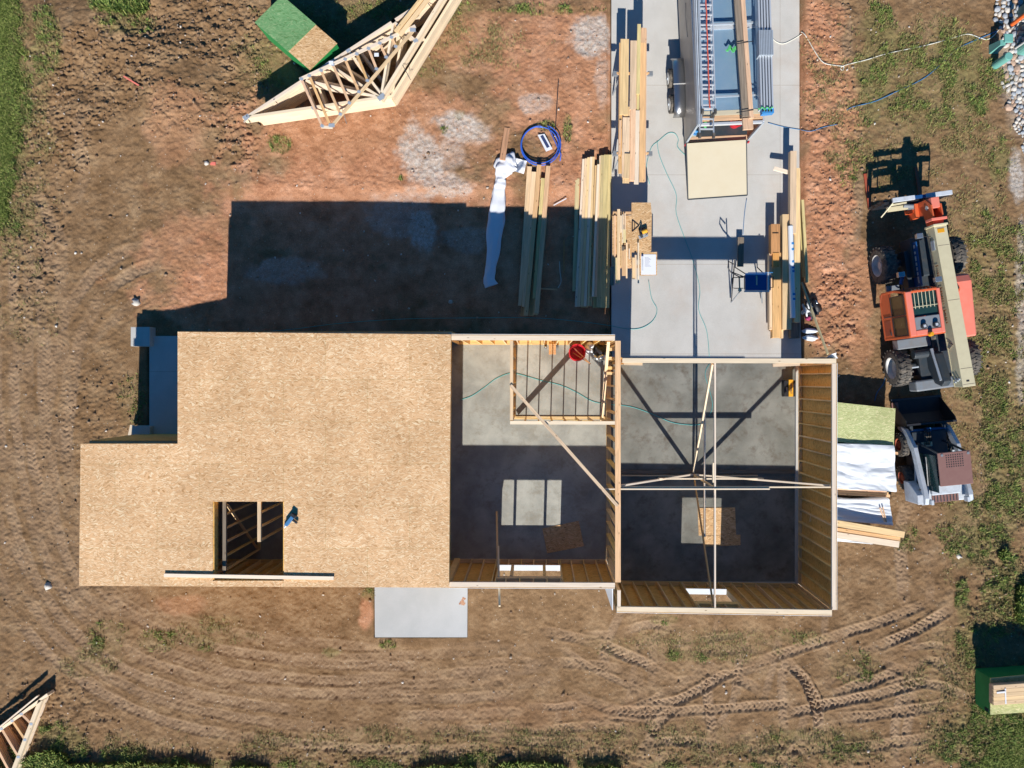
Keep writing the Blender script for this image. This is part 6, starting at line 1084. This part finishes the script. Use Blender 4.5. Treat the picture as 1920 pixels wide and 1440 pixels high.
# ---------------- utility markers, river rock, cords ----------------
def pedestal(nm, px, py, h_, r_, mt, label, cat, n=18, r1=None, cap=None):
    t = thing(nm, label, cat, G(px, py)); c = G(px, py, -.03); m = MB(); m.cyl(c, c + Vector((0, 0, h_)), r_, r1, n); m.build('post', mt, t, smooth=False, bevel=.02 if r1 is None else 0); return t, c
pedestal('utility_pedestal', 1864, 124, .75, .13, 'teal_plastic', 'round teal plastic utility pedestal standing at the edge of the river rock', 'utility pedestal')
t, c = pedestal('utility_cover', 1862, 93, .5, .2, 'teal_plastic', 'teal wedge shaped utility cover above the round pedestal', 'utility cover', 4, .12); m = MB(); m.box(c.x + .02, c.x + .3, c.y - .02, c.y + .26, c.z + .5, c.z + .56); m.build('lid', 'teal_plastic', t, bevel=.02)
t, c = pedestal('marker_post', 1892, 50, 1.25, .07, 'orange_plastic', 'tall orange utility marker post at the right edge', 'marker post', 12); m = MB(); m.cyl(c, c + Vector((0, 0, .16)), .09, n=12); m.build('base', 'black_steel', t)
t, c = pedestal('marker_post', 1902, 92, .7, .035, 'rim_white', 'thin white marker post beside the river rock', 'marker post', 8); pedestal('utility_pedestal', 1916, 95, .6, .22, 'teal_plastic', 'dark teal utility pedestal cut by the right picture edge', 'utility pedestal'); pedestal('utility_pedestal', 1915, 28, .8, .25, 'dark_teal', 'big dark green utility box at the upper right corner', 'utility box', 4)
pr_ = []
for i, mt in enumerate(('stone_pale', 'stone_grey', 'stone_tan', 'stone_pale', 'stone_grey')):
    m = MB(); m.ico((0, 0, 0), 1, .2, (1, .72 + .06 * i, .55), 1, seed=i + 3); o = m.build('river_rock', mt, smooth=False, bevel=.12, origin=Vector((0, 0, 0))); pr_.append(o)
placed = []; tries = 0; first = [True] * 5
while len(placed) < 290 and tries < 30000:
    tries += 1; px, py = random.uniform(1855, 1935), random.uniform(-8, 320)
    lim = 1862 if py < 20 else 1870 if py < 60 else 1884 if py < 160 else 1885 + (py - 160) * .28
    if px < lim + 6 * math.sin(py * .15): continue
    r_ = random.uniform(4, 8.5) if py < 215 else random.uniform(2.5, 6)
    if any((px - a) ** 2 + (py - b) ** 2 < (.70 * (r_ + c)) ** 2 for a, b, c in placed): continue
    if any(abs(px - a) < 7 and abs(py - b) < 8 for a, b in ((1864, 124), (1862, 93))): continue
    placed.append((px, py, r_)); k = random.randrange(5); o = pr_[k]
    if not first[k]: o = o.copy(); C.objects.link(o)
    first[k] = False; c = G(px, py, r_ / 56.5 * .25); o.location = c; s = r_ / 56.5; o.scale = (s, s, s); o.rotation_euler = (random.uniform(-.2, .2), random.uniform(-.2, .2), random.random() * 6)
    kind = ('pale', 'grey', 'tan', 'pale', 'grey')[k]; tag(o, f'{kind} rounded river rock in the rock bed along the upper right edge', 'rock', 'river rocks in the upper right rock bed')
def cord(pts, r, mt, label, dz=.012, on=None, cat='cord', name='cord'):
    q = []
    for i in range(len(pts) - 1):
        a, b, c, d = [Vector(pts[j]) for j in (max(i - 1, 0), i, i + 1, min(i + 2, len(pts) - 1))]
        n = max(3, int((c - b).length / 6))
        for k in range(n): t = k / n; v = .5 * ((2 * b) + (c - a) * t + (2 * a - 5 * b + 4 * c - d) * t * t + (3 * b - a - 3 * c + d) * t ** 3); q.append(v)
    q.append(Vector(pts[-1])); w_ = []
    for v in q:
        p = P(v.x, v.y); zz = zdr(p.y) if 1146 < v.x < 1502 and v.y < 670 else ZG if 1166 < v.x < 1500 and 676 < v.y < 1096 else ZH if 845 <= v.x <= 1166 and 640 < v.y < 1050 else max(gz(p.x, p.y), gz(p.x + .04, p.y), gz(p.x - .04, p.y), gz(p.x, p.y + .04))
        if len(v) > 2 and v.z: zz = v.z
        w_.append(P(v.x, v.y, zz + dz))
    m = MB(); m.tube(w_, r, 6); m.build(name, mt, smooth=True, tagd=(label, cat))
def c3(l): return [(a, b, 0) for a, b in l]
cord(c3([(1502, 60), (1510, 66), (1530, 100), (1545, 118), (1570, 123), (1582, 125), (1580, 132), (1576, 128), (1585, 122), (1625, 112), (1665, 100), (1740, 84), (1790, 70), (1815, 64), (1835, 70), (1850, 74), (1862, 68), (1876, 52)]), .014, 'cord_white', 'white cable crossing the soil from the driveway to the orange marker')
cord(c3([(1447, 70), (1455, 78), (1468, 82), (1485, 75), (1503, 64)]), .014, 'cord_white', 'white cable across the driveway from the trailer right side')
cord(c3([(1440, 230), (1470, 238), (1500, 243), (1520, 246), (1545, 238), (1570, 233)]), .011, 'cord_blue', 'blue cord from the trailer across the driveway edge')
cord(c3([(1588, 206), (1600, 200), (1640, 190), (1680, 172), (1730, 148), (1760, 124), (1785, 100), (1800, 88), (1870, 58)]), .014, 'cord_blue', 'dark blue cord running through the grass toward the utility markers')
cord(c3([(1218, 345), (1212, 320), (1214, 300), (1222, 275), (1235, 264), (1252, 250), (1265, 250), (1272, 262), (1270, 275), (1286, 292)]), .009, 'cord_teal', 'thin teal air hose looping at the left of the trailer ramp')
cord(c3([(1232, 264), (1236, 290), (1250, 325), (1268, 365), (1268, 400), (1285, 450), (1298, 485), (1312, 540), (1310, 580), (1325, 620), (1330, 668)]), .009, 'cord_teal', 'teal air hose running down the middle of the driveway to the garage')
cord(c3([(1393, 440), (1396, 400), (1400, 372)]), .01, 'cord_blue', 'blue cord between the ramp and the table saw')
cord(c3([(1216, 525), (1222, 560), (1232, 580), (1225, 600), (1205, 614), (1180, 617), (1140, 610), (1080, 602), (1000, 596), (900, 596), (760, 598), (640, 606), (560, 616), (500, 622)]), .009, 'cord_teal', 'teal air hose from the work table along the shaded front of the house')
cord(c3([(862, 750), (885, 742), (910, 725), (930, 710), (955, 700), (975, 702), (1010, 712), (1050, 722), (1080, 735), (1110, 752), (1140, 758), (1180, 762), (1220, 775), (1260, 792), (1300, 797), (1318, 794)]), .01, 'cord_teal', 'teal air hose lying across the great room and garage floors')
cord(c3([(1332, 680), (1322, 700), (1330, 730), (1336, 760), (1330, 780)]), .009, 'cord_teal', 'teal air hose coming through the garage door opening')
cord([(1660, 705, 0), (1656, 720, 0), (1645, 735, 0), (1640, 752, 0)], .012, 'cord_blue', 'short blue cord in the shadow above the pale green panel stack')
cord(c3([(1046, 540), (1052, 528), (1050, 510), (1049, 490)]), .012, 'cord_white', 'short curved pale strap on the shaded red soil', name='strap')
